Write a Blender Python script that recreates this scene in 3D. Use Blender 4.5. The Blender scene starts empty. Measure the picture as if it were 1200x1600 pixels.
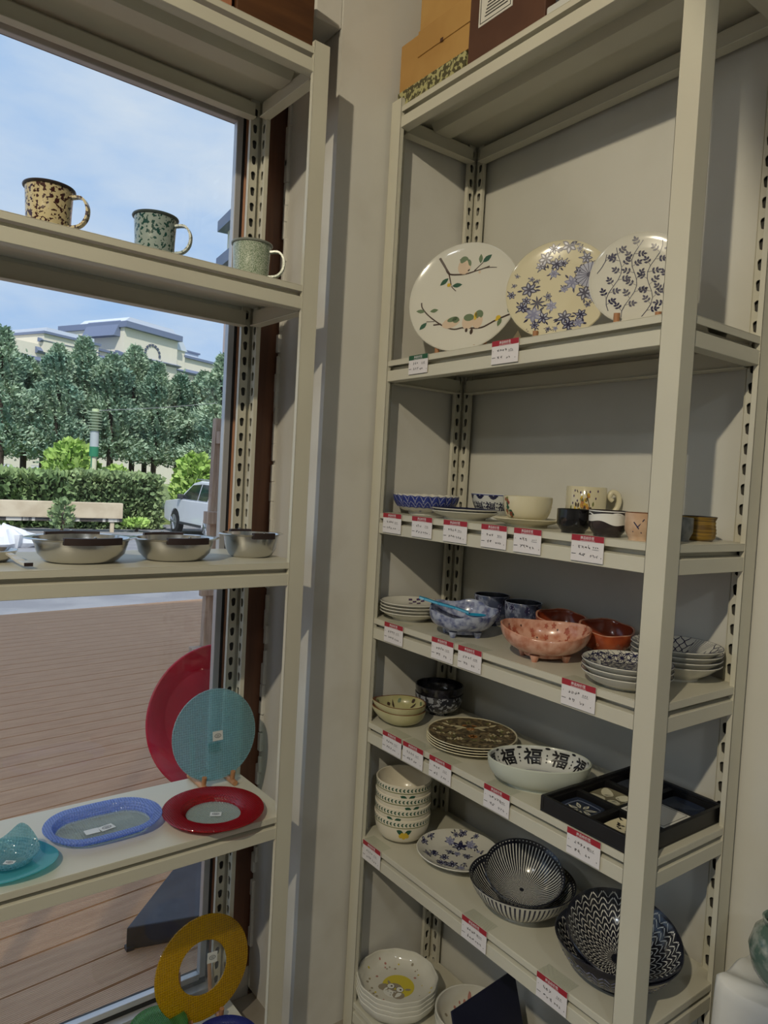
import bpy, bmesh, math, random
import numpy as np
from mathutils import Vector, Matrix, Euler
PI = math.pi
rnd = random.Random(11)
SC = bpy.context.scene
COL = SC.collection

# ------------------------------------------------------------------ camera
EYE = Vector((0.0, 0.0, 1.5))
FPX, YAW, PITCH, ROLL = 1117.72, 0.6409, -0.0417, 0.0545
_cy, _sy, _cp, _sp = math.cos(YAW), math.sin(YAW), math.cos(PITCH), math.sin(PITCH)
_fw = Vector((_sy*_cp, _cy*_cp, _sp))
_rt = Vector((_cy, -_sy, 0))
_up = _rt.cross(_fw)
_c, _s = math.cos(ROLL), math.sin(ROLL)
CR, CU = _c*_rt + _s*_up, -_s*_rt + _c*_up
cam_data = bpy.data.cameras.new('camera')
cam_data.sensor_fit = 'HORIZONTAL'
cam_data.sensor_width = 36.0
cam_data.lens = 36.0*FPX/1200.0
cam_data.clip_start, cam_data.clip_end = 0.02, 600
cam = bpy.data.objects.new('camera', cam_data)
m = Matrix((CR, CU, -_fw)).transposed().to_4x4()
m.translation = EYE
cam.matrix_world = m
COL.objects.link(cam)
SC.camera = cam

# ------------------------------------------------------------------ colour management
SC.view_settings.view_transform = 'Standard'
SC.view_settings.look = 'None'
SC.view_settings.gamma = 1.0
SC.view_settings.use_curve_mapping = False
SC.view_settings.exposure = 0.0

# ------------------------------------------------------------------ world: daylight sky with thin clouds
W = bpy.data.worlds.new('sky'); SC.world = W; W.use_nodes = True
nt = W.node_tree; nt.nodes.clear()
def _n(t, **kw):
    o = nt.nodes.new(t)
    for k, v in kw.items(): setattr(o, k, v)
    return o
tc = _n('ShaderNodeTexCoord'); mp = _n('ShaderNodeMapping'); mp.inputs['Scale'].default_value = (1, 1, 2.6)
no = _n('ShaderNodeTexNoise'); no.inputs['Scale'].default_value = 2.6; no.inputs['Detail'].default_value = 7; no.inputs['Roughness'].default_value = .55
cr = _n('ShaderNodeValToRGB'); cr.color_ramp.elements[0].position = .40; cr.color_ramp.elements[0].color = (.40, .60, .92, 1)
cr.color_ramp.elements[1].position = .66; cr.color_ramp.elements[1].color = (.72, .81, .93, 1)
bg = _n('ShaderNodeBackground'); bg.inputs['Strength'].default_value = 1.0
wo = _n('ShaderNodeOutputWorld')
nt.links.new(tc.outputs['Generated'], mp.inputs['Vector']); nt.links.new(mp.outputs['Vector'], no.inputs['Vector'])
nt.links.new(no.outputs['Fac'], cr.inputs['Fac']); nt.links.new(cr.outputs['Color'], bg.inputs['Color']); nt.links.new(bg.outputs['Background'], wo.inputs['Surface'])

# ------------------------------------------------------------------ lights
def light(name, kind, loc, power, color, size=.05, rot=None, **kw):
    d = bpy.data.lights.new(name, kind); d.energy = power; d.color = color
    if kind == 'SUN': d.angle = size
    elif kind in ('POINT', 'SPOT'): d.shadow_soft_size = size
    for k, v in kw.items(): setattr(d, k, v)
    o = bpy.data.objects.new(name, d); o.location = loc
    if rot: o.rotation_euler = rot
    COL.objects.link(o); return o
# sun stands high behind the shop, so the deck lies in the building's own shade
light('sun', 'SUN', (0, -20, 30), 3.6, (1.0, .95, .86), math.radians(1.5), rot=(math.radians(42), 0, math.radians(-22)))
# the shop's ceiling lamps
_aim = Vector((math.cos(math.radians(54.5))*math.cos(math.radians(27)), math.sin(math.radians(54.5))*math.cos(math.radians(27)), -math.sin(math.radians(27))))
light('ceiling_spot_key', 'SPOT', (-1.25, -.20, 3.0), 160, (1.0, .88, .65), .035, rot=_aim.to_track_quat('-Z', 'Y').to_euler(), spot_size=math.radians(70), spot_blend=.10)
light('ceiling_lamp_rear', 'AREA', (-.6, -2.0, 3.05), 14, (.92, .97, 1.0), shape='RECTANGLE', size=1.2, rot=(0, 0, 0)).data.size_y = .3
light('ceiling_lamp_side', 'AREA', (-2.3, .4, 3.05), 11, (.92, .97, 1.0), shape='RECTANGLE', size=1.2, rot=(0, 0, PI/2)).data.size_y = .3

# ------------------------------------------------------------------ materials
def lin(c):
    return tuple(((x/255)/12.92 if x/255 <= .04045 else ((x/255+.055)/1.055)**2.4) for x in c[:3]) + (1,)
MATS = {}
def mat(name, col, rough=.5, metal=0.0, col2=None, nscale=8, ndetail=4, nlo=.4, nhi=.6, bump=0, bscale=60, spec=.5, coat=0, stretch=None, emit=0):
    """principled material; col2 mixes in by a noise texture in object space"""
    if name in MATS: return MATS[name]
    M = bpy.data.materials.new(name); M.use_nodes = True
    t = M.node_tree; b = t.nodes['Principled BSDF']
    b.inputs['Base Color'].default_value = lin(col); b.inputs['Roughness'].default_value = rough; b.inputs['Metallic'].default_value = metal
    b.inputs['Specular IOR Level'].default_value = spec
    if coat: b.inputs['Coat Weight'].default_value = coat; b.inputs['Coat Roughness'].default_value = .08
    M.diffuse_color = lin(col)
    vec = None
    if col2 is not None or bump:
        c = t.nodes.new('ShaderNodeTexCoord'); vec = c.outputs['Object']
        if stretch:
            mpn = t.nodes.new('ShaderNodeMapping'); mpn.inputs['Scale'].default_value = stretch
            t.links.new(vec, mpn.inputs['Vector']); vec = mpn.outputs['Vector']
    if col2 is not None:
        n = t.nodes.new('ShaderNodeTexNoise'); n.inputs['Scale'].default_value = nscale; n.inputs['Detail'].default_value = ndetail
        r = t.nodes.new('ShaderNodeValToRGB'); r.color_ramp.elements[0].position = nlo; r.color_ramp.elements[1].position = nhi
        r.color_ramp.elements[0].color = lin(col); r.color_ramp.elements[1].color = lin(col2)
        t.links.new(vec, n.inputs['Vector']); t.links.new(n.outputs['Fac'], r.inputs['Fac']); t.links.new(r.outputs['Color'], b.inputs['Base Color'])
    if bump:
        n2 = t.nodes.new('ShaderNodeTexNoise'); n2.inputs['Scale'].default_value = bscale; n2.inputs['Detail'].default_value = 3
        bp = t.nodes.new('ShaderNodeBump'); bp.inputs['Strength'].default_value = bump; bp.inputs['Distance'].default_value = .01
        t.links.new(vec, n2.inputs['Vector']); t.links.new(n2.outputs['Fac'], bp.inputs['Height']); t.links.new(bp.outputs['Normal'], b.inputs['Normal'])
    MATS[name] = M
    return M
def speckle_mat(name, base, spot, scale, thr, rough=.25, spot2=None):
    """enamel: irregular spots of a second colour from a noise threshold"""
    M = bpy.data.materials.new(name); M.use_nodes = True; t = M.node_tree; b = t.nodes['Principled BSDF']
    c = t.nodes.new('ShaderNodeTexCoord'); n = t.nodes.new('ShaderNodeTexNoise'); n.inputs['Scale'].default_value = scale; n.inputs['Detail'].default_value = 2.5
    r = t.nodes.new('ShaderNodeValToRGB'); e = r.color_ramp.elements
    e[0].position = thr; e[0].color = lin(base); e[1].position = thr+.025; e[1].color = lin(spot)
    t.links.new(c.outputs['Object'], n.inputs['Vector']); t.links.new(n.outputs['Fac'], r.inputs['Fac']); t.links.new(r.outputs['Color'], b.inputs['Base Color'])
    b.inputs['Roughness'].default_value = rough; b.inputs['Coat Weight'].default_value = .3; b.inputs['Coat Roughness'].default_value = .1
    MATS[name] = M; return M
def glass_mat(name, col, body=.25, gloss=.08, rough=.06, cells=0, bump=.4):
    """thin coloured glass: tinted see-through + some diffuse body + gloss, with a pressed relief of small cells"""
    M = bpy.data.materials.new(name); M.use_nodes = True; t = M.node_tree; t.nodes.clear()
    out = t.nodes.new('ShaderNodeOutputMaterial'); tr = t.nodes.new('ShaderNodeBsdfTransparent'); tr.inputs['Color'].default_value = tuple(x**.5 for x in lin(col))   # tinted once on the way in, once on the way out
    df = t.nodes.new('ShaderNodeBsdfDiffuse'); df.inputs['Color'].default_value = lin(col)
    tl = t.nodes.new('ShaderNodeBsdfTranslucent'); tl.inputs['Color'].default_value = lin(col); m0 = t.nodes.new('ShaderNodeMixShader'); m0.inputs['Fac'].default_value = .55
    t.links.new(df.outputs[0], m0.inputs[1]); t.links.new(tl.outputs[0], m0.inputs[2])
    gl = t.nodes.new('ShaderNodeBsdfGlossy'); gl.inputs['Roughness'].default_value = rough
    m1 = t.nodes.new('ShaderNodeMixShader'); m1.inputs['Fac'].default_value = body
    m2 = t.nodes.new('ShaderNodeMixShader'); m2.inputs['Fac'].default_value = gloss
    t.links.new(tr.outputs[0], m1.inputs[1]); t.links.new(m0.outputs[0], m1.inputs[2]); t.links.new(m1.outputs[0], m2.inputs[1]); t.links.new(gl.outputs[0], m2.inputs[2]); t.links.new(m2.outputs[0], out.inputs['Surface'])
    if cells:
        c = t.nodes.new('ShaderNodeTexCoord'); v = t.nodes.new('ShaderNodeTexVoronoi'); v.inputs['Scale'].default_value = cells; v.inputs['Randomness'].default_value = .15
        bp = t.nodes.new('ShaderNodeBump'); bp.inputs['Strength'].default_value = bump; bp.inputs['Distance'].default_value = .004
        t.links.new(c.outputs['Object'], v.inputs['Vector']); t.links.new(v.outputs['Distance'], bp.inputs['Height'])
        t.links.new(bp.outputs['Normal'], df.inputs['Normal']); t.links.new(bp.outputs['Normal'], gl.inputs['Normal'])
        # the cell walls are thicker glass: they let less light through
        rp = t.nodes.new('ShaderNodeMapRange'); rp.inputs['From Min'].default_value = .15; rp.inputs['From Max'].default_value = .6
        rp.inputs['To Min'].default_value = body*.4; rp.inputs['To Max'].default_value = min(.95, body*2.3)
        t.links.new(v.outputs['Distance'], rp.inputs['Value']); t.links.new(rp.outputs['Result'], m1.inputs['Fac'])
    MATS[name] = M; return M

# ------------------------------------------------------------------ mesh building
class MB:
    def __init__(s): s.v = []; s.f = []; s.m = []
    def add(s, vs, fs, mi=0):
        o = len(s.v); s.v += [tuple(p) for p in vs]; s.f += [tuple(i+o for i in f) for f in fs]; s.m += [mi]*len(fs); return s
    def box(s, x0, x1, y0, y1, z0, z1, mi=0):
        return s.add([(x0,y0,z0),(x1,y0,z0),(x1,y1,z0),(x0,y1,z0),(x0,y0,z1),(x1,y0,z1),(x1,y1,z1),(x0,y1,z1)],
                     [(0,3,2,1),(4,5,6,7),(0,1,5,4),(1,2,6,5),(2,3,7,6),(3,0,4,7)], mi)
    def prism(s, poly, f0, f1, mi=0):
        """poly: list of 2-D points; f0/f1 map a 2-D point to the two 3-D ends"""
        n = len(poly)
        return s.add([f0(p) for p in poly]+[f1(p) for p in poly], [tuple(reversed(range(n))), tuple(range(n, 2*n))]+[(i, (i+1) % n, n+(i+1) % n, n+i) for i in range(n)], mi)
    def lathe(s, prof, n=48, mi=0, warp=None, mis=None):
        """prof: (r,z) from an axis point to an axis point"""
        vs = []; idx = []
        for r, z in prof:
            if r < 1e-6: idx.append([len(vs)]); vs.append((0, 0, z))
            else:
                idx.append(list(range(len(vs), len(vs)+n)))
                vs += [(r*math.cos(2*PI*k/n), r*math.sin(2*PI*k/n), z) for k in range(n)]
        if warp: vs = [warp(p) for p in vs]
        for j in range(len(idx)-1):
            a, b = idx[j], idx[j+1]; fs = []
            for k in range(n):
                k2 = (k+1) % n
                if len(a) == 1 and len(b) == 1: continue
                if len(a) == 1: fs.append((a[0], b[k2], b[k]))
                elif len(b) == 1: fs.append((a[k], a[k2], b[0]))
                else: fs.append((a[k], a[k2], b[k2], b[k]))
            o = len(s.v)
            s.f += [tuple(i+o for i in f) for f in fs]; s.m += [mis[j] if mis else mi]*len(fs)
        s.v += vs
        return s
    def tube(s, pts, r, n=10, mi=0, closed=False, caps=True):
        pts = [Vector(p) for p in pts]; N = len(pts); rs = r if isinstance(r, (list, tuple)) else [r]*N
        o = len(s.v); prev = None
        for i, p in enumerate(pts):
            a = pts[(i-1) % N] if (closed or i > 0) else p; b = pts[(i+1) % N] if (closed or i < N-1) else p
            d = (b-a).normalized()
            if prev is None:
                u = d.cross(Vector((0, 0, 1)));  u = u if u.length > .05 else d.cross(Vector((1, 0, 0)))
            else: u = prev - d*prev.dot(d)
            u.normalize(); prev = u; w = d.cross(u)
            s.v += [tuple(p + rs[i]*(math.cos(2*PI*k/n)*u + math.sin(2*PI*k/n)*w)) for k in range(n)]
        fs = []
        for i in range(N if closed else N-1):
            a = o+i*n; b = o+((i+1) % N)*n
            fs += [(a+k, a+(k+1) % n, b+(k+1) % n, b+k) for k in range(n)]
        if caps and not closed: fs += [tuple(reversed(range(o, o+n))), tuple(range(o+(N-1)*n, o+N*n))]
        s.f += fs; s.m += [mi]*len(fs); return s
    def build(s, name, mats, parent=None, smooth=40, bevel=0, bseg=2, loc=None, rot=None):
        me = bpy.data.meshes.new(name); me.from_pydata(s.v, [], s.f)
        mats = mats if isinstance(mats, (list, tuple)) else [mats]
        for x in mats: me.materials.append(x)
        if len(mats) > 1: me.polygons.foreach_set('material_index', s.m)
        me.update()
        bm = bmesh.new(); bm.from_mesh(me); bmesh.ops.recalc_face_normals(bm, faces=bm.faces); bm.to_mesh(me); bm.free()
        if smooth: me.shade_smooth(); me.set_sharp_from_angle(angle=math.radians(smooth))
        return link(name, me, parent, bevel, bseg, loc, rot)
def link(name, me, parent=None, bevel=0, bseg=2, loc=None, rot=None):
    o = bpy.data.objects.new(name, me); COL.objects.link(o)
    if parent: o.parent = parent
    if loc: o.location = loc
    if rot: o.rotation_euler = rot
    if bevel:
        b = o.modifiers.new('bevel', 'BEVEL'); b.width = bevel; b.segments = bseg; b.limit_method = 'ANGLE'; b.angle_limit = math.radians(40)
    return o
def tag(o, label=None, cat=None, group=None, kind=None):
    for k, v in (('label', label), ('category', cat), ('group', group), ('kind', kind)):
        if v: o[k] = v
    return o
def thing(name, label, cat, loc=(0, 0, 0), rz=0, group=None, rot=None):
    o = bpy.data.objects.new(name, None); COL.objects.link(o); o.empty_display_size = .02
    o.location = loc; o.rotation_euler = rot if rot else (0, 0, rz)
    return tag(o, label, cat, group)
def dup(o, parent=None):
    c = o.copy(); COL.objects.link(c); c.parent = parent
    for ch in list(o.children): dup(ch, c)
    return c
# left unit and window stand a touch askew to the right-hand wall
LTH = .0288; LX0, LY0 = .82, 1.4556
def LW(s, d, z=0): return Vector((LX0+math.cos(LTH)*s-math.sin(LTH)*d, LY0+math.sin(LTH)*s+math.cos(LTH)*d, z))
# ------------------------------------------------------------------ the room
M_wall = mat('plaster_wall', (208, 206, 197), .75, col2=(200, 198, 188), nscale=3, bump=.04, bscale=40)
M_reveal = mat('plaster_reveal', (208, 206, 199), .75, col2=(194, 190, 180), nscale=5, nlo=.5, nhi=.8, bump=.05, bscale=30)
M_floor = mat('floor_tile', (150, 142, 130), .4, col2=(135, 128, 118), nscale=4)
M_ceil = mat('ceiling_paint', (215, 212, 205), .8)
M_alu = mat('aluminium_frame', (196, 196, 198), .35, .5)
M_gasket = mat('black_gasket', (30, 30, 33), .6)
M_wood_fr = mat('brown_window_wood', (112, 72, 50), .5, col2=(84, 52, 36), nscale=3, stretch=(8, 8, .6))
M_tanstrip = mat('tan_wood_strip', (176, 128, 100), .5, col2=(150, 104, 80), nscale=4, stretch=(6, 6, .5))
M_facade = mat('facade_render', (205, 196, 180), .8)
XW, YW = 1.442, 1.572      # right wall plane, end wall / pillar front plane
def S(o, kind='structure'): o['kind'] = kind; return o
S(MB().box(XW, XW+.2, -3.2, 1.90, 0, 3.1).build('wall_right', M_wall, smooth=0))
S(MB().box(-3.4, -3.2, -3.2, 1.80, 0, 3.1).build('wall_left', M_wall, smooth=0))
S(MB().box(-3.4, XW+.2, -3.4, -3.2, 0, 3.1).build('wall_back', M_wall, smooth=0))
S(MB().box(-3.4, XW+.2, -3.4, 1.80, -.12, 0).build('floor', M_floor, smooth=0))
S(MB().box(-3.4, XW+.2, -3.4, 1.88, 3.1, 3.25).build('ceiling', M_ceil, smooth=0))
# pillar between window recess and right-hand shelves (with a wider head at the top)
w = MB().box(.962, XW, YW, 1.93, 0, 3.1)
S(w.build('wall_far', M_reveal, smooth=0))
S(MB().box(.885, .962, YW+.004, 1.83, 2.625, 3.1).build('trim_1', M_reveal, smooth=0, bevel=.004))
# building front above the window, it shades the deck outside
lw = MB()
def lbox(mb, s0, s1, d0, d1, z0, z1, mi=0):
    vs = [LW(s, d, z) for z in (z0, z1) for s, d in ((s0, d0), (s1, d0), (s1, d1), (s0, d1))]
    return mb.add(vs, [(0,3,2,1),(4,5,6,7),(0,1,5,4),(1,2,6,5),(2,3,7,6),(3,0,4,7)], mi)
lbox(lw, -4.2, 6, .42, .47, 2.58, 7.5); lbox(lw, .155, 6, .42, .47, -.6, 2.58); lbox(lw, -4.2, .155, .375, .42, -.6, .060)
S(lw.build('wall_facade', M_facade, smooth=0))
# window
win = bpy.data.objects.new('window_1', None); COL.objects.link(win); win['kind'] = 'structure'
win['label'] = 'large shop window with pale metal and brown wooden frame'
mb = MB()
lbox(mb, -.012, .006, .352, .372, .10, 2.45); lbox(mb, -4.0, -.012, .352, .372, 2.428, 2.45); lbox(mb, -4.0, -.012, .352, .372, .095, .112)
mb.build('metal_frame', M_alu, win, smooth=0, bevel=.002)
mb = MB(); lbox(mb, .006, .016, .358, .38, .09, 2.45); lbox(mb, -4.0, .006, .350, .40, .075, .095); mb.build('gasket', M_gasket, win, smooth=0)
mb = MB(); lbox(mb, .016, .028, .354, .40, .07, 2.5); mb.build('tan_jamb', M_tanstrip, win, smooth=0, bevel=.003)
mb = MB(); lbox(mb, .028, .16, .372, .44, .06, 2.6); lbox(mb, -4.0, .028, .372, .42, 2.45, 2.6); mb.build('wood_jamb', M_wood_fr, win, smooth=0, bevel=.003)
mb = MB(); lbox(mb, -4.0, .05, .325, .37, .058, .085); mb.build('sill', M_alu, win, smooth=0, bevel=.002)
M_pane = glass_mat('window_glass', (247, 250, 250), body=.0, gloss=.035, rough=.0)
mb = MB(); lbox(mb, -4.0, -.006, .360, .365, .105, 2.432); mb.build('pane', M_pane, win, smooth=0)
# fixing clip and crumbly plaster edge beside the jamb
mb = MB()
for k in range(46):
    z = .15+k*.052+rnd.uniform(-.01, .01); y = 1.818+rnd.uniform(-.006, .006)
    mb.box(.953, .964, y-.006, y+rnd.uniform(.004, .014), z-.02, z+.026+rnd.uniform(0, .02))
mb.build('plaster_edge', M_reveal, bpy.data.objects['wall_far'], smooth=0, bevel=.003)
# ------------------------------------------------------------------ metal shelving units
M_shelf = mat('cream_shelf_paint', (204, 201, 184), .42, col2=(198, 194, 178), nscale=2.5, bump=.015, bscale=90)
HB, PW, PITCH_H = .0541, .0412, .040
DEPTH, LEN = .311, .873     # outer depth and length of a unit; local frame: x along the length, y = 0 at the front face, z up
def keyhole_strip(w, z0, z1, hole_z):
    """flat strip (local u 0..w, z) facing -n, holes punched at pitch; returns verts in (u, n, z)"""
    mb = MB(); t = .0022; n = 14
    hole = []
    for k in range(n):
        a = PI/2 + 2*PI*k/n
        x, y = .0068*math.cos(a), .0068*math.sin(a)
        if y < -.001: x = .0044*(1 if x > 0 else -1)*min(1, abs(x)/.0035); y = -.0135 - .003*(1-abs(x)/.0044)
        hole.append((w/2+x, y+.003))
    def rect(k):
        a = PI/2 + 2*PI*k/n; c, s = math.cos(a), math.sin(a); hw, hh = w/2, PITCH_H/2
        q = min(hw/abs(c) if abs(c) > 1e-6 else 9, hh/abs(s) if abs(s) > 1e-6 else 9); return (w/2+c*q, s*q)
    # snap corner samples exactly to the corners
    rc = [rect(k) for k in range(n)]
    for cx, cy in ((0, -1), (0, 1), (w, -1), (w, 1)):
        cyy = cy*PITCH_H/2; j = min(range(n), key=lambda k: (rc[k][0]-cx)**2+(rc[k][1]-cyy)**2); rc[j] = (cx, cyy)
    zc = hole_z
    while zc - PITCH_H > z0+.02: zc -= PITCH_H
    zz = zc
    mb.add([(0, 0, z0), (w, 0, z0), (w, 0, zz-PITCH_H/2), (0, 0, zz-PITCH_H/2)], [(0, 1, 2, 3)])
    while zz + PITCH_H/2 < z1:
        vs = [(x, 0, zz+y) for x, y in rc]+[(x, 0, zz+y) for x, y in hole]+[(x, t, zz+y) for x, y in hole]
        fs = [(k, (k+1) % n, n+(k+1) % n, n+k) for k in range(n)]+[(n+k, n+(k+1) % n, 2*n+(k+1) % n, 2*n+k) for k in range(n)]
        mb.add(vs, fs); zz += PITCH_H
    mb.add([(0, 0, zz-PITCH_H/2), (w, 0, zz-PITCH_H/2), (w, 0, z1), (0, 0, z1)], [(0, 1, 2, 3)])
    for q in (0, w): mb.add([(q, 0, z0), (q, .0095, z0), (q, .0095, z1), (q, 0, z1)], [(0, 1, 2, 3)])
    return mb
def shelving_unit(name, label, levels, hole_z, top, loc, rz):
    u = thing(name, label, 'shelving unit', loc, rz)
    sw = .0215
    base = keyhole_strip(sw, 0.004, top-.004, hole_z)
    for ex, sx in ((0, 1), (LEN, -1)):
        for ey, sy in ((0, 1), (DEPTH, -1)):
            # outer angle: one leg along x, one along y
            L = [(0, 0), (PW, 0), (PW, .0018), (.0018, .0018), (.0018, PW), (0, PW)]
            mb = MB(); mb.prism(L, lambda p: (ex+sx*p[0], ey+sy*p[1], 0), lambda p: (ex+sx*p[0], ey+sy*p[1], top))
            # folded lips along the two free edges
            mb.box(*sorted((ex+sx*(PW-.0018), ex+sx*PW)), *sorted((ey, ey+sy*.012)), 0, top)
            mb.box(*sorted((ex, ex+sx*.012)), *sorted((ey+sy*(PW-.0018), ey+sy*PW)), 0, top)
            post = mb.build('post', M_shelf, u, smooth=0, bevel=.0006, bseg=1)
            a = MB(); a.v = [(ex+sx*(PW-.0025-p[0]), ey+sy*(.0115-p[1]), p[2]) for p in base.v]; a.f = list(base.f); a.m = list(base.m)
            a.build('keyhole_strip', M_shelf, post, smooth=0)
            b = MB(); b.v = [(ex+sx*(.0115-p[1]), ey+sy*(PW-.0025-p[0]), p[2]) for p in base.v]; b.f = list(base.f); b.m = list(base.m)
            b.build('keyhole_strip', M_shelf, post, smooth=0)
            bk = MB(); bk.box(*sorted((ex+sx*.0195, ex+sx*(PW-.002))), *sorted((ey+sy*.0019, ey+sy*.0026)), .002, top-.002); bk.box(*sorted((ex+sx*.0019, ex+sx*.0026)), *sorted((ey+sy*.0195, ey+sy*(PW-.002))), .002, top-.002)
            bk.build('keyhole_shade_back', mat('keyhole_shade_grey', (70, 68, 64), .6), post, smooth=0)  # dark backing added so its colour stands in for shade inside the keyholes
    prof = [(0, -HB), (0, -.0265), (.018, -.0240), (.018, -.0150), (.0205, -.0150), (.0205, -HB+.003), (.028, -HB+.003), (.028, -HB)]
    g = .0022
    for z in levels:
        mb = MB()
        mb.box(g, LEN-g, g, DEPTH-g, z-.0016, z)
        mb.box(g, LEN-g, g, g+.0016, z-.0147, z-.0016); mb.box(g, LEN-g, DEPTH-g-.0016, DEPTH-g, z-.0147, z-.0016)
        mb.box(g, g+.0016, g, DEPTH-g, z-.0147, z-.0016); mb.box(LEN-g-.0016, LEN-g, g, DEPTH-g, z-.0147, z-.0016)
        pan = mb.build('shelf_panel', M_shelf, u, smooth=0, bevel=.0012, bseg=2)
        hat = [(.115, -.0016), (.128, -.020), (.183, -.020), (.196, -.0016), (.192, -.0016), (.181, -.018), (.130, -.018), (.119, -.0016)]
        MB().prism(hat, lambda p: (.025, p[0], z+p[1]), lambda p: (LEN-.025, p[0], z+p[1])).build('stiffener', M_shelf, pan, smooth=0)
        k = .0035
        MB().prism(prof, lambda p: (PW-.006, g+p[0], z+p[1]), lambda p: (LEN-PW+.006, g+p[0], z+p[1])).build('beam', M_shelf, u, smooth=0, bevel=.0008, bseg=1)
        MB().prism(prof, lambda p: (PW-.006, DEPTH-g-p[0], z+p[1]), lambda p: (LEN-PW+.006, DEPTH-g-p[0], z+p[1])).build('beam', M_shelf, u, smooth=0, bevel=.0008, bseg=1)
        MB().prism(prof, lambda p: (g+p[0], PW-.006, z+p[1]), lambda p: (g+p[0], DEPTH-PW+.006, z+p[1])).build('beam', M_shelf, u, smooth=0, bevel=.0008, bseg=1)
        MB().prism(prof, lambda p: (LEN-g-p[0], PW-.006, z+p[1]), lambda p: (LEN-g-p[0], DEPTH-PW+.006, z+p[1])).build('beam', M_shelf, u, smooth=0, bevel=.0008, bseg=1)
    return u
ZR = [None, 2.4698, 1.817, 1.4191, 1.1388, .8588, .5433, .0853]
ZL = [None, 2.4729, 1.9403, 1.3011, .6971, .0720]
XF, YN, YF = 1.117, .7267, 1.5147        # right unit: front face, inner edges of its near and far front posts
# right unit: its local x runs along world -Y
shelving_unit('shelving_unit', 'tall cream metal shelving unit crowded with patterned tableware against the wall', ZR[1:], 2.3656, 2.492, (XF, YF+PW+.003, 0), -PI/2)
p = LW(PW-LEN, 0)
shelving_unit('shelving_unit', 'cream metal shelving unit standing in front of the shop window', ZL[1:], 2.40, 2.488, (p.x, p.y, 0), LTH)
# ------------------------------------------------------------------ dishes and printed decoration
def prof_round(R, H, fr, fh, t, q=.9, n=12):
    """round bowl: outside from foot to rim, inside from rim to centre"""
    out = [(0, fh*.5), (fr*.86, fh*.5), (fr*.9, 0), (fr, 0), (fr, fh)]
    for k in range(1, n+1):
        a = PI/2*k/n; out.append((fr+(R-fr)*math.sin(a)**q, fh+(H-fh)*(1-math.cos(a))**1.0))
    ins = [(R-t*.5, H+t*.3)]
    for k in range(n, 0, -1):
        a = PI/2*k/n; ins.append((max(fr+(R-fr)*math.sin(a)**q-t, .001), fh+(H-fh)*(1-math.cos(a))+t*(1-k/n)*.9))
    ins += [(fr*.6, fh+t*.9), (0, fh+t*.9)]
    return out, ins
def prof_cone(R, H, fr, fh, t, bow=.25, n=10):
    """flaring bowl or dish, bow = how much the wall bulges"""
    out = [(0, fh*.5), (fr*.86, fh*.5), (fr*.9, 0), (fr, 0), (fr, fh)]
    pts = []
    for k in range(1, n+1):
        u = k/n; pts.append((fr+(R-fr)*(u+bow*math.sin(PI*u)*.5), fh+(H-fh)*u**1.25))
    ins = [(R-t*.4, H+t*.35)]+[(max(r-t, .002), z+t*.75) for r, z in reversed(pts[:-1])]
    ins += [(fr*.75, fh+t*.85), (0, fh+t*.8)]
    ins = [ins[0]]+[p for i, p in enumerate(ins[1:]) if True]
    return out+pts, ins
def prof_plate(R, H, fr, well, t, lip=.35):
    """coupe plate: flat well, rising rim"""
    out = [(0, .003), (fr*.9, .003), (fr*.92, 0), (fr, 0), (fr*1.02, .004), (well, .006), (well+(R-well)*.5, .006+(H-.006)*lip), (R, H)]
    ins = [(R-t*.4, H+t*.4), (R-t*1.2, H), (well+(R-well)*.5-t*.3, .006+(H-.006)*lip+t), (well-t*.5, .006+t), (well*.85, .005+t), (0, .005+t)]
    return out, ins
class Dish:
    def __init__(s, prof, n=64, warp=None):
        s.out, s.ins = prof; s.n = n; s.warp = warp
        q = sorted(s.ins, key=lambda p: p[0]); s.ir = [p[0] for p in q]; s.iz = [p[1] for p in q]
        s.wall_o = [p for p in s.out if p[0] > 0][-(len(s.out)-4):]
        s.wall_i = list(s.ins)
    def w(s, p): return s.warp(p) if s.warp else p
    def mesh(s, mi_out=0, mi_in=1, mi_rim=2):
        prof = s.out+s.ins; mis = [mi_out]*(len(s.out)-1)+[mi_rim]*2+[mi_in]*(len(s.ins)-2)
        return MB().lathe(prof, s.n, warp=s.warp, mis=mis[:len(prof)-1])
    def z_in(s, r): return float(np.interp(r, s.ir, s.iz))
    def P_in(s, x, y, off=.0004):
        r = math.hypot(x, y); e = .002; d = (s.z_in(r+e)-s.z_in(max(r-e, 0)))/(e+min(r, e) or e)
        c, q = (x/r, y/r) if r > 1e-6 else (0, 0); k = off/math.sqrt(1+d*d)
        return s.w((x-d*c*k, y-d*q*k, s.z_in(r)+k))
    @staticmethod
    def _arc(pts, m):
        L = [0]
        for a, b in zip(pts, pts[1:]): L.append(L[-1]+math.hypot(b[0]-a[0], b[1]-a[1]))
        t = m*L[-1]
        r = float(np.interp(t, L, [p[0] for p in pts])); z = float(np.interp(t, L, [p[1] for p in pts]))
        e = L[-1]*.03
        r0, r1 = (float(np.interp(x, L, [p[0] for p in pts])) for x in (t-e, t+e)); z0, z1 = (float(np.interp(x, L, [p[1] for p in pts])) for x in (t-e, t+e))
        l = math.hypot(r1-r0, z1-z0) or 1
        return r, z, (r1-r0)/l, (z1-z0)/l
    def P_out(s, th, m, off=.0005):
        r, z, dr, dz = s._arc(s.wall_o, m); r += dz*off; z -= dr*off
        return s.w((r*math.cos(th), r*math.sin(th), z))
    def P_wall(s, th, m, off=.0005):
        r, z, dr, dz = s._arc(s.wall_i, m); r += dz*off; z -= dr*off   # rim to centre: normal turns inwards
        return s.w((r*math.cos(th), r*math.sin(th), z))
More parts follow.
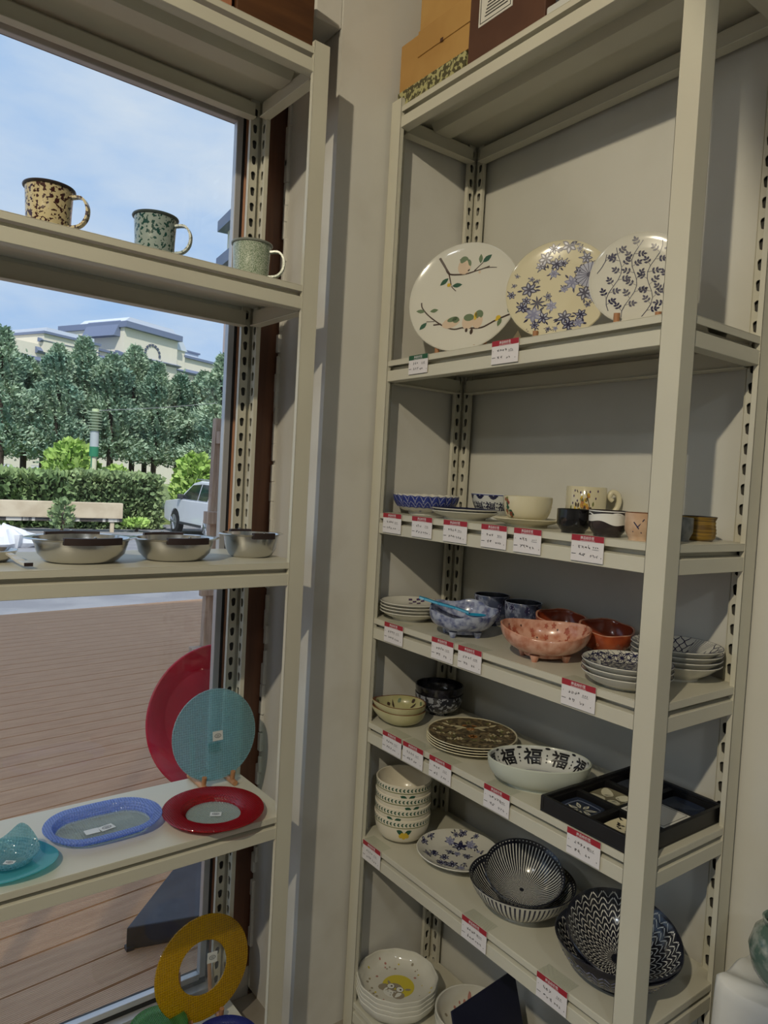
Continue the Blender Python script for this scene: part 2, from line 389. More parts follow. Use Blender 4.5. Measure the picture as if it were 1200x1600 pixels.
# 2-D shapes: lists of (colour index, polygon)
def sh_leaf(x, y, L, W, a, c=0):
    ca, sa = math.cos(a), math.sin(a); q = [(0, 0), (.25, .36), (.5, .5), (.75, .34), (1, 0), (.75, -.34), (.5, -.5), (.25, -.36)]
    return [(c, [(x+u*L*ca-v*W*sa, y+u*L*sa+v*W*ca) for u, v in q])]
def sh_disc(x, y, r, c=0, n=10, sy=1, a=0):
    ca, sa = math.cos(a), math.sin(a)
    return [(c, [(x+r*math.cos(2*PI*k/n)*ca-r*sy*math.sin(2*PI*k/n)*sa, y+r*math.cos(2*PI*k/n)*sa+r*sy*math.sin(2*PI*k/n)*ca) for k in range(n)])]
def sh_stroke(pts, w, c=0, w1=None):
    w1 = w if w1 is None else w1; out = []; N = len(pts); L = []; R = []
    for i, p in enumerate(pts):
        a = pts[max(i-1, 0)]; b = pts[min(i+1, N-1)]; d = math.hypot(b[0]-a[0], b[1]-a[1]) or 1; nx, ny = -(b[1]-a[1])/d, (b[0]-a[0])/d
        k = (w+(w1-w)*i/max(N-1, 1))/2; L.append((p[0]+nx*k, p[1]+ny*k)); R.append((p[0]-nx*k, p[1]-ny*k))
    return [(c, [R[i], R[i+1], L[i+1], L[i]]) for i in range(N-1)]
def sh_ring(x, y, r0, r1, c=0, n=40, a0=0, a1=2*PI):
    P = lambda r, k: (x+r*math.cos(a0+(a1-a0)*k/n), y+r*math.sin(a0+(a1-a0)*k/n))
    return [(c, [P(r0, k), P(r1, k), P(r1, k+1), P(r0, k+1)]) for k in range(n)]
def sh_flower(x, y, r, n=6, c=0, c2=1, a=0, fat=.5, heart=.25):
    o = []
    for k in range(n): o += sh_leaf(x+.12*r*math.cos(a+2*PI*k/n), y+.12*r*math.sin(a+2*PI*k/n), r*.88, r*fat, a+2*PI*k/n, c)
    return o+sh_disc(x, y, r*heart, c2, 8)
def sh_outline_flower(x, y, r, n=6, c=0, c2=1, a=0, fat=.55):
    """petals drawn dark with a paler inside"""
    o = []
    for k in range(n): o += sh_leaf(x, y, r, r*fat, a+2*PI*k/n, c)
    up = []
    for k in range(n): up += sh_leaf(x+.22*r*math.cos(a+2*PI*k/n), y+.22*r*math.sin(a+2*PI*k/n), r*.58, r*fat*.45, a+2*PI*k/n, c2)
    return o, up+sh_disc(x, y, r*.16, c, 8)
def smooth_line(pts, n=6):
    out = []; P = [pts[0]]+list(pts)+[pts[-1]]
    for i in range(1, len(P)-2):
        for k in range(n):
            t = k/n; a, b, c, d = P[i-1], P[i], P[i+1], P[i+2]
            out.append(tuple(.5*((2*b[j])+(-a[j]+c[j])*t+(2*a[j]-5*b[j]+4*c[j]-d[j])*t*t+(-a[j]+3*b[j]-3*c[j]+d[j])*t**3) for j in (0, 1)))
    return out+[tuple(pts[-1])]
def decal(name, layers, P, mats, parent, base=.0004, step=.00022):
    """layers: lists of (colour, polygon), each layer a little prouder than the one below"""
    mb = MB()
    for i, lay in enumerate(layers):
        for c, poly in lay: mb.add([P(u, v, base+i*step) for u, v in poly], [tuple(range(len(poly)))], c)
    me = bpy.data.meshes.new(name); me.from_pydata(mb.v, [], mb.f)
    for x in mats: me.materials.append(x)
    me.polygons.foreach_set('material_index', mb.m); me.update()
    return link(name, me, parent)
_glyph = {}
def glyphs(txt, bold=0.0):
    """text as flat triangles, height about 1, centred on x"""
    if (txt, bold) in _glyph: return _glyph[txt, bold]
    cu = bpy.data.curves.new('t', 'FONT'); cu.body = txt; cu.align_x = 'CENTER'; cu.align_y = 'CENTER'; cu.resolution_u = 2; cu.offset = bold
    o = bpy.data.objects.new('t', cu); COL.objects.link(o); bpy.context.view_layer.update()
    me = o.evaluated_get(bpy.context.evaluated_depsgraph_get()).to_mesh()
    vs = [tuple(v.co[:2]) for v in me.vertices]; fs = [tuple(p.vertices) for p in me.polygons]
    o.to_mesh_clear(); bpy.data.objects.remove(o); bpy.data.curves.remove(cu)
    _glyph[txt, bold] = (vs, fs); return vs, fs
def sh_text(txt, x, y, h, c=0, a=0, sx=1, bold=0.0):
    vs, fs = glyphs(txt, bold); ca, sa = math.cos(a), math.sin(a)
    q = [(x+(u*sx*ca-v*sa)*h, y+(u*sx*sa+v*ca)*h) for u, v in vs]
    return [(c, [q[i] for i in f]) for f in fs]
# ceramics
C_white = mat('white_glaze', (212, 210, 199), .12, spec=.5, coat=.3)
C_cream = mat('cream_glaze', (214, 206, 176), .12, coat=.3)
C_grey = mat('grey_white_glaze', (205, 207, 203), .25, coat=.2)
C_celadon = mat('celadon_glaze', (196, 202, 190), .25, coat=.2)
C_black = mat('black_glaze', (22, 21, 22), .15, coat=.4)
K_ink = mat('ink_blue', (38, 38, 72), .35); K_ink2 = mat('ink_grey_blue', (128, 130, 160), .35); K_blue = mat('cobalt', (42, 56, 130), .3); K_pale = mat('pale_blue_print', (160, 163, 182), .3)
K_black = mat('black_print', (24, 24, 28), .35); K_branch = mat('branch_print', (66, 50, 42), .4); K_green = mat('leaf_green_print', (38, 84, 64), .4); K_olive = mat('olive_print', (118, 124, 70), .4)
K_peach = mat('peach_print', (206, 184, 160), .4); K_yellow = mat('yellow_print', (208, 176, 52), .4); K_grn2 = mat('moss_print', (96, 116, 84), .4); K_red = mat('red_print', (160, 52, 44), .4)
K_navy = mat('navy_print', (28, 30, 62), .3); K_white = mat('white_print', (224, 224, 218), .3); K_gold = mat('ochre_print', (176, 120, 66), .4); K_plum = mat('plum_print', (82, 58, 96), .4)
def dish(name, label, cat, d, mats, loc, rz=0, group=None, rot=None, part='body'):
    t = thing(name, label, cat, loc, rz, group, rot)
    t_m = d.mesh(); t_m.build(part, mats, t, smooth=50)
    return t
def oval(sx, sy, lob=0, k=0, R=1, wob=0, ph=0):
    def f(p):
        x, y, z = p; r = math.hypot(x, y); th = math.atan2(y, x); q = (r/R)**3 if R else 0
        m = 1+lob*math.cos(k*th+ph)*q
        return (x*sx*m, y*sy*m, z+wob*math.cos(k*th+ph)*q)
    return f
# ------------------------------------------------------------------ right unit: tableware
CAMZ = -YAW          # turned so that local x runs to the viewer's right and local -y towards the viewer
def face_rot(n, spin=0):
    z = Vector(n).normalized(); x = Vector((0, 0, 1)).cross(z).normalized(); y = z.cross(x)
    return (Matrix((x, y, z)).transposed() @ Matrix.Rotation(spin, 3, 'Z')).to_euler()
M_peg = mat('light_wood_dowel', (186, 138, 98), .5, col2=(168, 120, 82), nscale=30)
def plate_stand(label, loc, rz, w=.08, group='wooden plate stands'):
    t = thing('plate_stand', label, 'plate stand', loc, rz, group)
    for sx in (-1, 1):
        x = sx*w/2
        MB().tube([(x, -.058, .0075), (x, .05, .0075)], .0072, 10).build('rail', M_peg, t)
        MB().tube([(x, -.040, .012), (x, -.043, .034)], .0062, 10).build('peg', M_peg, t)
        MB().tube([(x, .026, .012), (x, .044, .115)], .0055, 10).build('upright', M_peg, t)
    MB().tube([(-w/2-.008, .040, .010), (w/2+.008, .040, .010)], .005, 8).build('crossbar', M_peg, t)
    return t
def stand_plate(name, label, R, centre_az, tilt, px_c, prof_t=.004, mats=None, d=None):
    az = math.radians(centre_az); n = (math.cos(az)*math.cos(tilt), math.sin(az)*math.cos(tilt), math.sin(tilt))
    return dish(name, label, 'plate', d, mats, px_c, rot=face_rot(n))
# --- level 2: three show plates on stands
z = ZR[2]
d = Dish(prof_plate(.146, .018, .087, .1, .0045), 72)
bird = stand_plate('display_plate', 'large round white plate painted with birds on branches, standing upright', .142, 208, .20, (1.240, 1.368, z+.157), mats=[C_white]*3, d=d)
Z0 = lambda a: ((a[0]-510)/435*.142, -(a[1]-570)/478*.142)
L1, L2 = [], []
def br(pts, w, w1=None): return sh_stroke(smooth_line([Z0(p) for p in pts], 5), w, 0, w1)
L1 += br([(280,205),(320,270),(360,340),(440,355),(510,352),(570,335),(625,320),(690,300)], .0055, .0025)+br([(275,200),(330,290),(362,340)], .0062, .005)+br([(640,315),(690,312),(750,320)], .0028, .0015)
L1 += br([(360,340),(378,400),(398,462),(438,505)], .0036, .0018)+br([(568,330),(595,300),(632,262)], .003, .002)
L1 += br([(165,600),(178,650),(240,722),(340,800),(410,838),(470,853),(530,842),(600,848),(690,848),(780,800),(850,772),(925,745)], .003, .005)+br([(288,808),(350,800)], .004)+br([(228,778),(292,775)], .002)
def lf(a, b, c, w=.4):
    p, q = Z0(a), Z0(b); return sh_leaf(*p, math.hypot(q[0]-p[0], q[1]-p[1]), math.hypot(q[0]-p[0], q[1]-p[1])*w, math.atan2(q[1]-p[1], q[0]-p[0]), c)
for a, b, c in [((612,268),(612,188),5),((628,262),(702,204),1),((362,380),(298,445),1),((400,456),(484,448),1),((232,785),(184,858),1),((885,740),(908,636),1),((205,682),(132,680),5),((242,680),(312,668),5),((835,775),(815,855),5)]: L1 += lf(a, b, c, .46)
def el(cx, cy, rx, ry, c, a=0): x, y = Z0((cx, cy)); return sh_disc(x, y, rx/445*.142, c, 14, ry/rx, a)
L1 += el(482,288,54,66,2)+el(430,792,76,44,2,.35)+el(568,792,48,62,2)+el(645,785,42,66,2)
L2 += el(478,232,36,34,5)+el(512,262,26,36,5)+el(520,318,10,12,0)+el(448,222,10,4,0)+el(440,762,44,20,5,.3)+el(468,768,28,26,5)+el(492,772,8,4,0)+el(572,752,42,30,5)+el(652,728,34,36,5)+el(624,742,14,34,4)+el(565,866,11,18,0)+el(608,882,13,26,0)
L2 += el(372,445,16,16,4)+el(388,455,9,9,2)+el(810,770,20,18,4)+el(800,790,14,10,4)+el(612,345,10,12,2)+el(473,230,5,5,3)+el(466,766,5,5,3)
for nm, keep in (('upper_bird_print', lambda p: p[0][1] > .012), ('lower_bird_print', lambda p: p[0][1] <= .012)):
    decal(nm, [[s for s in L1 if keep(s[1])], [s for s in L2 if keep(s[1])]], d.P_in, [K_branch, K_green, K_peach, K_black, K_yellow, K_grn2], bird)
d = Dish(prof_plate(.117, .016, .07, .08, .004), 64)
flo = stand_plate('display_plate', 'cream plate with navy blossom clusters, standing between bird plate and vine plate', .117, 212, .20, (1.258, 1.078, z+.127), mats=[C_cream]*3, d=d)
Z1 = lambda a: ((a[0]-362)/330*.117, -(a[1]-438)/360*.117)
A, B = [], []
r2 = random.Random(5)
for cx, cy, r in [(265,205,44),(310,138,32),(405,122,46),(470,147,20),(335,245,40),(322,315,30),(235,255,30),(375,240,28),(515,215,34),(612,262,38),(440,385,46),(520,465,46),(575,490,36),(480,300,34),(605,340,36),(545,550,20),(175,425,48),(187,350,18),(222,365,14),(220,610,52),(280,635,40),(325,550,34),(145,560,36),(235,692,28),(165,510,30),(300,480,22),(410,635,44),(510,620,36),(440,692,40),(500,680,34),(320,722,18),(365,718,16),(180,742,16),(600,150,12),(632,176,12),(70,470,26),(95,330,14),(80,400,14),(90,690,26),(395,430,24),(615,420,26)]:
    r *= 1.18; x, y = Z1((cx, cy)); q, u = sh_outline_flower(x, y, r/345*.117, 6 if r > 25 else 5, 0 if r2.random() < .7 else 2, 1, r2.uniform(0, 6)); A += q; B += u
    for k in range(4):
        a = r2.uniform(0, 6.28); A += sh_leaf(x+r/345*.117*.7*math.cos(a), y+r/345*.117*.7*math.sin(a), r/345*.117*.7, r/345*.117*.25, a, 0)
x, y = Z1((540, 335)); rr = 88/345*.117
B += sh_ring(x, y, 0.0001, rr*.33, 1, 18)+sh_ring(x, y, rr*.33, rr*.66, 1, 18)+sh_ring(x, y, rr*.66, rr*.95, 1, 18)
C_ = []
for k in range(18):
    a = 2*PI*k/18
    C_ += sh_stroke([(x+.2*rr*math.cos(a), y+.2*rr*math.sin(a)), (x+rr*math.cos(a), y+rr*math.sin(a))], .0013)+sh_ring(x+.9*rr*math.cos(a+PI/18), y+.9*rr*math.sin(a+PI/18), rr*.13, rr*.17, 0, 8, a-1.4, a+1.8)
C_ += sh_disc(x, y, rr*.2, 0)
x, y = Z1((237, 525)); rr = 52/345*.117
for k in range(8): B += sh_leaf(x, y, rr, rr*.25, 2*PI*k/8+.2, 0)
inside = lambda lay, r: [s for s in lay if max(math.hypot(*p) for p in s[1]) < r]
decal('blossom_print', [inside(A, .1155), inside(B, .1155), inside(C_, .1155)], d.P_in, [K_ink, K_pale, K_ink2], flo)
d = Dish(prof_plate(.098, .014, .06, .07, .004), 64)
vin = stand_plate('display_plate', 'white plate covered with dark blue leafy vines, half behind the shelf post', .098, 212, .20, (1.240, .858, z+.106), mats=[C_white]*3, d=d)
A = []; r2 = random.Random(3); R = .094
for i in range(6):
    x0 = (-.88+i*.36)*R; pts = []
    for k in range(15):
        y = -R+2*R*k/14; x = x0+.10*R*math.sin(k*.75+i*1.7)+.07*R*k/14*3-.1*R
        if math.hypot(x, y) < R*.96: pts.append((x, y))
    if len(pts) < 3: continue
    A += sh_stroke(pts, .0014)
    for k in range(1, len(pts)-1):
        for sgn in (-1, 1):
            if (k+i+(sgn > 0)) % 2: continue
            a = math.atan2(pts[k+1][1]-pts[k][1], pts[k+1][0]-pts[k][0])+sgn*r2.uniform(.7, 1.1); l = r2.uniform(.015, .019)
            q = (pts[k][0]+l*math.cos(a), pts[k][1]+l*math.sin(a))
            if math.hypot(*q) > R*.93: continue
            A += sh_stroke([pts[k], q], .0007)
            for s2, f in ((0, 1), (.95, .85), (-.95, .85), (1.05, .5), (-1.05, .5)):
                p0 = (pts[k][0]+l*f*math.cos(a), pts[k][1]+l*f*math.sin(a))
                if math.hypot(*p0) < R*.9: A += sh_leaf(*p0, .0082, .0046, a+s2, 0)
decal('vine_print', [A], d.P_in, [K_ink], vin)
plate_stand('small wooden dowel stand under the bird plate', (1.243, 1.374, z), math.radians(208+90), .10, None)
plate_stand('small wooden dowel stand under the cream blossom plate', (1.261, 1.080, z), math.radians(212+90), .08, None)
plate_stand('small wooden dowel stand with two pegs showing under the vine plate', (1.238, .857, z), math.radians(212+90), .075, None)
M_card = mat('kraft_card', (120, 108, 84), .7)
t = thing('place_card', 'small folded kraft card standing between bird plate and blossom plate', 'card', (1.158, 1.100, z), CAMZ)
MB().add([(-.016, 0, 0), (.016, 0, 0), (0, .006, .030), (-.016, .014, 0), (.016, .014, 0), (0, .008, .030)], [(0, 1, 2), (4, 3, 5), (0, 2, 5, 3), (1, 4, 5, 2)]).build('sheet', M_card, t, smooth=0)
# --- level 3
z = ZR[3]
R = .086
d = Dish(prof_round(R, .052, .045, .008, .004), 96, oval(1, 1, .018, 24, R, .0016))
b = dish('serving_bowl', 'wide blue and white scalloped bowl at the end near the pillar', 'bowl', d, [C_white, C_white, C_white], (1.236, 1.472, z), CAMZ)
A, B = [], []
N = 24
for k in range(N*4):
    a0, a1 = 2*PI*k/(N*4), 2*PI*(k+1)/(N*4)
    for j in range(4): v0, v1 = .50+.1175*j, .50+.1175*(j+1); A.append((0, [(a0, v0), (a1, v0), (a1, v1), (a0, v1)]))
for k in range(N):
    a = 2*PI*k/N; w = PI/N
    for s in (.55, .78): B += [(1, p) for c, p in sh_stroke([(a-w, s-.02), (a-.5*w, s+.13), (a, s+.19), (a+.5*w, s+.13), (a+w, s-.02)], .022)]
    B += [(1, p) for c, p in sh_stroke([(a-w, .74), (a, .55), (a+w, .74)], .02)]
    if k % 2: B += [(0, [(a-.06, .22), (a-.02, .30), (a+.05, .26), (a+.02, .20)])]
decal('wave_print', [A, B], d.P_out, [K_blue, K_pale], b, base=.0016)
pd = Dish(prof_plate(.082, .019, .05, .055, .004), 64)
for k, lab in ((0, 'lower of two navy-rimmed plates stacked beside the scalloped bowl'), (1, 'upper of two navy-rimmed plates stacked beside the scalloped bowl')):
    b = dish('small_plate', lab, 'plate', pd, [C_white]*3, (1.208, 1.288, z+.0065*k), CAMZ, 'navy-rimmed plates')
    lay = sh_ring(0, 0, .071, .0805, 0, 60)+sh_ring(0, 0, .060, .066, 1, 60)
    for j in range(30): lay += sh_leaf(.052*math.cos(j*PI/15), .052*math.sin(j*PI/15), .007, .005, j*PI/15, 0)
    decal('rim_print', [lay], pd.P_in, [K_navy, K_blue], b)
fd = Dish(prof_cone(.060, .064, .032, .008, .0035, .35), 56)
b = dish('rice_bowl', 'small blue and white bowl with lucky characters beside the plain white bowl', 'bowl', fd, [C_grey]*3, (1.356, 1.338, z), CAMZ)
A, B = [], []
for k in range(10):
    a = -PI/2+2*PI*k/10-.30
    A += [(0, [(a+x/.052, .48+y/.066) for x, y in p]) for c, p in sh_text('福', 0, 0, .027, bold=.02)]
    for s in (-1, 0, 1): A += [(0, p) for c, p in sh_disc(a+PI/10, .48+s*.16, .04, 0, 6)]
    A += [(0, p) for c, p in sh_leaf(a+.12, .93, .14, .30, -PI/2, 0)]+[(0, p) for c, p in sh_leaf(a+.12, .93, .22, .12, PI, 0)]+[(0, p) for c, p in sh_leaf(a+.12, .93, .22, .12, 0, 0)]
for k in range(40): B += [(1, [(2*PI*k/40, .965), (2*PI*(k+1)/40, .965), (2*PI*(k+1)/40, .995), (2*PI*k/40, .995)])]
decal('character_print', [A, B], fd.P_out, [K_navy, K_blue], b)
sd = Dish(prof_plate(.076, .017, .045, .05, .004), 64)
dish('saucer', 'plain cream saucer under the white bowl with berries', 'plate', sd, [C_cream]*3, (1.196, 1.076, z), CAMZ)
wd = Dish(prof_round(.054, .056, .026, .006, .004, .6), 64)
b = dish('soup_bowl', 'deep cream-white bowl with a berry sprig standing on a saucer', 'bowl', wd, [C_cream]*3, (1.196, 1.076, z+.0098), CAMZ)
A = []
th0 = -PI/2-1.12
A += sh_stroke([(th0, .25), (th0+.05, .5), (th0-.02, .9)], .05, 0)
for q in range(9): A += sh_leaf(th0+rnd.uniform(-.15, .2), rnd.uniform(.25, .85), .22, .16, rnd.uniform(0, 6.28), rnd.choice((1, 1, 2)))
for q in range(9): A += sh_disc(th0+rnd.uniform(-.18, .2), rnd.uniform(.3, .9), .06, 3, 7)
decal('berry_print', [A], wd.P_out, [K_branch, K_green, K_olive, K_red], b)
# big mug with a scrolled handle
md = Dish(([(0, .002), (.034, .002), (.036, 0), (.042, .003), (.0455, .012), (.046, .05), (.046, .094)], [(.0448, .0955), (.0425, .094), (.0425, .012), (.036, .007), (0, .006)]), 56)
b = dish('tall_mug', 'tall cream mug with autumn flowers and a scrolled handle', 'mug', md, [C_cream]*3, (1.372, 1.056, z), CAMZ)
hp = smooth_line([(.040, .030), (.058, .036), (.072, .058), (.070, .080), (.056, .086), (.050, .074), (.058, .066)], 6)
MB().tube([(x, -.012, q) for x, q in hp], [.0055]*6+[.0062]*(len(hp)-12)+[.0052]*6, 10).build('handle', C_cream, b)
A = []
for q in range(34):
    a = -PI/2-.35+rnd.gauss(0, .22); v = .35+abs(rnd.gauss(0, .22)); A += sh_leaf(a, v, .16, .10, rnd.uniform(0, 6.28), rnd.choice((0, 1, 2, 2, 3)))
A += sh_stroke([(-PI/2-.25, .15), (-PI/2-.4, .5), (-PI/2-.75, .92)], .035, 0)+sh_stroke([(-PI/2-.2, .15), (-PI/2-.1, .5), (-PI/2-.3, .9)], .035, 0)
for a, v in [(-.85, .9), (-.55, .85), (-.1, .88), (.2, .7), (-.95, .55), (-.7, .62), (.3, .9), (-.9, .75)]: A += sh_disc(-PI/2+a, v, .038, 4, 7)
decal('flower_print', [A], md.P_out, [K_branch, K_olive, K_yellow, K_gold, K_plum], b)
def cup_prof(R, H, fr=.7, t=.003): return ([(0, .004), (R*fr*.85, .004), (R*fr*.9, 0), (R*fr, 0), (R*fr, .004), (R*.86, .010), (R*.985, H*.38), (R, H*.7), (R, H)], [(R-t*.4, H+t*.3), (R-t, H), (R-t, H*.4), (R*.8, .012), (R*.5, .008), (0, .007)])
bd = Dish(cup_prof(.0335, .047), 48)
dish('tea_cup', 'glossy black small tea cup at the shelf edge', 'cup', bd, [C_black]*3, (1.163, .922, z), CAMZ)
C_brown = mat('dark_brown_glaze', (52, 44, 44), .2, coat=.3)
gd = Dish(cup_prof(.0355, .050, .72), 56)
b = dish('tea_cup', 'dark brown tea cup with white swirled glaze next to the black cup', 'cup', gd, [C_brown]*3, (1.163, .841, z), CAMZ)
A = []
for k in range(60):
    a0, a1 = 2*PI*k/60, 2*PI*(k+1)/60; lo = lambda a: .52+.08*math.sin(a*2+.6)+.03*math.sin(a*5); hi = lambda a: .84+.05*math.sin(a*2-1.0)
    A.append((0, [(a0, lo(a0)), (a1, lo(a1)), (a1, hi(a1)), (a0, hi(a0))]))
    A.append((0, [(a0, .95), (a1, .95), (a1, .99), (a0, .99)]))
for s in (0, 1.2, 2.6, 4.4): A += sh_stroke([(s+.02*k*8, .80+.10*math.sin(k*.5)) for k in range(7)], .05, 0)
decal('glaze_swirl', [A], gd.P_out, [K_white], b)
C_beige = mat('sand_glaze', (206, 176, 148), .35, col2=(194, 160, 130), nscale=40)
C_rimbr = mat('brown_rim', (104, 62, 38), .3)
ed = Dish(cup_prof(.0315, .050, .75), 48)
b = dish('tea_cup', 'sand-coloured tea cup with brown rim and a dark cross mark', 'cup', ed, [C_beige, C_beige, C_rimbr], (1.163, .766, z), CAMZ)
a = -PI/2-.62
decal('cross_mark', [sh_stroke([(a-.30, .28), (a+.02, .48), (a+.36, .78)], .05)+sh_stroke([(a-.22, .66), (a+.05, .44), (a+.25, .24)], .055)], ed.P_out, [K_ink], b)
C_slate = mat('slate_glaze', (108, 112, 112), .35, col2=(140, 142, 140), nscale=60)
dish('tea_cup', 'small slate grey tea cup seen between the two right posts', 'cup', Dish(cup_prof(.025, .044, .75), 48), [C_slate]*3, (1.268, .756, z), CAMZ)
C_amber = mat('amber_glaze', (150, 118, 40), .3, col2=(100, 74, 26), nscale=14, stretch=(1, 1, 14), coat=.3)
yp = ([(0, .004), (.022, .004), (.023, 0), (.026, 0)]+[(.0315+.0012*(k % 2)+.001*math.sin(k*.5), .006+k*.0033) for k in range(12)]+[(.034, .047)], [(.0332, .048), (.031, .047), (.030, .012), (.02, .007), (0, .007)])
dish('tea_cup', 'ribbed amber tea cup with dark rim against the wall', 'cup', Dish(yp, 48), [C_amber, C_brown, C_brown], (1.337, .757, z), CAMZ)
# --- level 4
z = ZR[4]
qd = Dish(prof_plate(.0825, .022, .048, .052, .004), 64)
for k in range(4):
    b = dish('side_plate', ('bottom', 'second', 'third', 'top')[k]+(' white plate of the stack beside the blue leaf bowl' if k < 3 else ' white plate of the stack, with black checks on its rim'), 'plate', qd, [C_white]*3, (1.206, 1.474, z+.0082*k), CAMZ, 'stack of four white plates')
    if k == 3:
        A = []
        for i in range(4):
            for j in range(3):
                if (i+j) % 2 == 0: A.append((0, [(-.004+i*.011+dx, .040+j*.0105+dy) for dx, dy in ((0, 0), (.010, 0), (.010, .009), (0, .009))]))
        A += sh_ring(0, 0, .0805, .0815, 1, 60)
        decal('check_print', [A], qd.P_in, [K_plum, K_black], b)
sd2 = Dish(prof_plate(.060, .016, .034, .040, .004), 56)
b = dish('side_plate', 'small white plate with yellow and black stripes behind the white stack', 'plate', sd2, [C_white]*3, (1.346, 1.494, z), CAMZ)
A = []
for i, c in enumerate((1, 2, 2, 1)):
    x = -.020+i*.010; A.append((c-1, [(x, .010), (x+.0085, .010), (x+.0085, .052), (x, .052)]))
decal('stripe_print', [A], sd2.P_in, [K_black, K_yellow], b)
t = MB().lathe([(0, 0)]+[(.045, 0), (.046, .002), (.02, .010), (0, .010)], 32)
C_bluecrack = mat('blue_mottled_glaze', (172, 180, 202), .25, col2=(88, 96, 138), nscale=60, nlo=.42, nhi=.66, coat=.3)
C_bluedk = mat('blue_black_mottled_glaze', (66, 74, 100), .25, col2=(150, 158, 180), nscale=42, nlo=.46, nhi=.66, coat=.3)
C_inkin = mat('dark_inside_glaze', (38, 42, 52), .2, coat=.3)
def footed(name, label, loc, R, H, sx, sy, mats, rz, feet, lob=.03, k=6, wob=.004, n=72, back=.010):
    w0 = oval(sx, sy, lob, k, R, wob)
    def w1(q): x, y, zz = w0(q); return (x, y, zz+back*(y/R)*max(0, q[2]/H))
    dd = Dish(prof_round(R, H, R*.45, .010, .0045, .85), n, w1)
    b = dish(name, label, 'bowl', dd, mats, loc, rz)
    for i in range(feet):
        a = 2*PI*i/feet+PI/feet+.3; r = R*.52
        MB().lathe([(0, 0), (.006, 0), (.011, .014), (0, .016)], 10).build('foot', mats[0], b, loc=(r*sx*math.cos(a), r*sy*math.sin(a), -.008))
    return b, dd
b, dd = footed('leaf_bowl', 'blue mottled leaf-shaped bowl on feet holding a turquoise spoon', (1.196, 1.262, z+.008), .080, .056, 1.04, .98, [C_bluecrack]*3, CAMZ-.12, 4, .03, 5)
A = []
r2 = random.Random(8)
for q in range(120):
    a, v = r2.uniform(0, 6.28), r2.uniform(.08, .95); o, u = sh_outline_flower(a, v, r2.uniform(.05, .09), 5, 0, 1, r2.uniform(0, 6)); A += o+u
decal('blossom_print', [A], lambda u, v, o: dd.P_wall(u, v, o), [K_ink2, K_pale], b, base=.0012)
# turquoise spoon laid in the blue bowl
M_turq = mat('turquoise_plastic', (34, 150, 196), .3, coat=.2)
t = thing('serving_spoon', 'turquoise plastic spoon resting in the blue leaf bowl', 'spoon', (1.196, 1.262, z+.030), CAMZ-.10)
pts = [(-.108, .016, .050), (-.095, .014, .0475), (-.060, .008, .0395), (-.02, .002, .0325), (.015, -.002, .0235)]
mb = MB()
for i, (a, b2) in enumerate(zip(pts, pts[1:])):
    w0, w1 = (.0085, .0085, .007, .006, .009)[i], (.0085, .0085, .007, .006, .009)[i+1]
    mb.add([(a[0], a[1]-w0, a[2]), (a[0], a[1]+w0, a[2]), (a[0], a[1]+w0*.8, a[2]+.006), (a[0], a[1]-w0*.8, a[2]+.006), (b2[0], b2[1]-w1, b2[2]), (b2[0], b2[1]+w1, b2[2]), (b2[0], b2[1]+w1*.8, b2[2]+.006), (b2[0], b2[1]-w1*.8, b2[2]+.006)],
           [(0, 1, 5, 4), (1, 2, 6, 5), (2, 3, 7, 6), (3, 0, 4, 7), (0, 3, 2, 1), (4, 5, 6, 7)])
mb.build('spoon_handle', M_turq, t, smooth=60, bevel=.001)
MB().lathe([(0, 0), (.012, .001), (.019, .005), (.018, .0062), (.011, .0025), (0, .0016)], 24, warp=lambda p: (.032+p[0]*1.35, -.003+p[1]*.8, .018+p[2])).build('spoon_bowl', M_turq, t, smooth=60)
def cupd(R, H, n=10): return Dish(([(0, .004), (R*.5, .004), (R*.52, 0), (R*.58, 0), (R*.6, .005), (R*.8, .012), (R*.93, H*.45), (R, H)], [(R*.985, H+.001), (R*.94, H), (R*.86, H*.45), (R*.7, .016), (R*.4, .010), (0, .009)]), 60, oval(1, 1, .012, 10, R))
for (x, y), lab in (((1.372, 1.338), 'dark blue flower-mottled cup, left one of the pair at the back'), ((1.366, 1.222), 'dark blue flower-mottled cup, right one of the pair at the back')):
    cd = cupd(.047, .078); b = dish('sake_cup', lab, 'cup', cd, [C_bluedk, C_inkin, C_bluecrack], (x, y, z), CAMZ, 'pair of blue mottled cups')
    A = []
    for q in range(34):
        a, v = r2.uniform(0, 6.28), r2.uniform(.15, .9); o, u = sh_outline_flower(a, v, r2.uniform(.13, .2), 5, 0, 1, r2.uniform(0, 6)); A += o+u
    decal('flower_print', [A], cd.P_out, [K_ink, K_ink2], b, base=.0012)
C_pink = mat('pink_mottled_glaze', (212, 164, 142), .25, col2=(186, 122, 96), nscale=55, nlo=.4, nhi=.65, coat=.3)
C_orange = mat('orange_mottled_glaze', (186, 92, 52), .28, col2=(146, 60, 36), nscale=30, nlo=.4, nhi=.65, coat=.35)
C_orin = mat('russet_inside_glaze', (150, 66, 38), .2, coat=.4)
b, dd = footed('oval_bowl', 'pink mottled oval bowl on small feet with wavy rim', (1.204, 1.010, z+.008), .092, .058, 1.03, .84, [C_pink]*3, CAMZ-.12, 4, .02, 2, .006)
A = []
for q in range(170):
    a, v = r2.uniform(0, 6.28), r2.uniform(.05, .95)
    if q % 3 == 0: A += sh_disc(a, v, .022, 0, 6)
    else: o, u = sh_outline_flower(a, v, r2.uniform(.05, .085), 5, 1, 2, r2.uniform(0, 6)); A += o+u
K_pink1 = mat('rose_print', (170, 92, 70), .35); K_pink2 = mat('pale_pink_print', (222, 186, 168), .3)
decal('blossom_print', [A], lambda u, v, o: dd.P_wall(u, v, o), [K_branch, K_pink1, K_pink2], b, base=.0012)
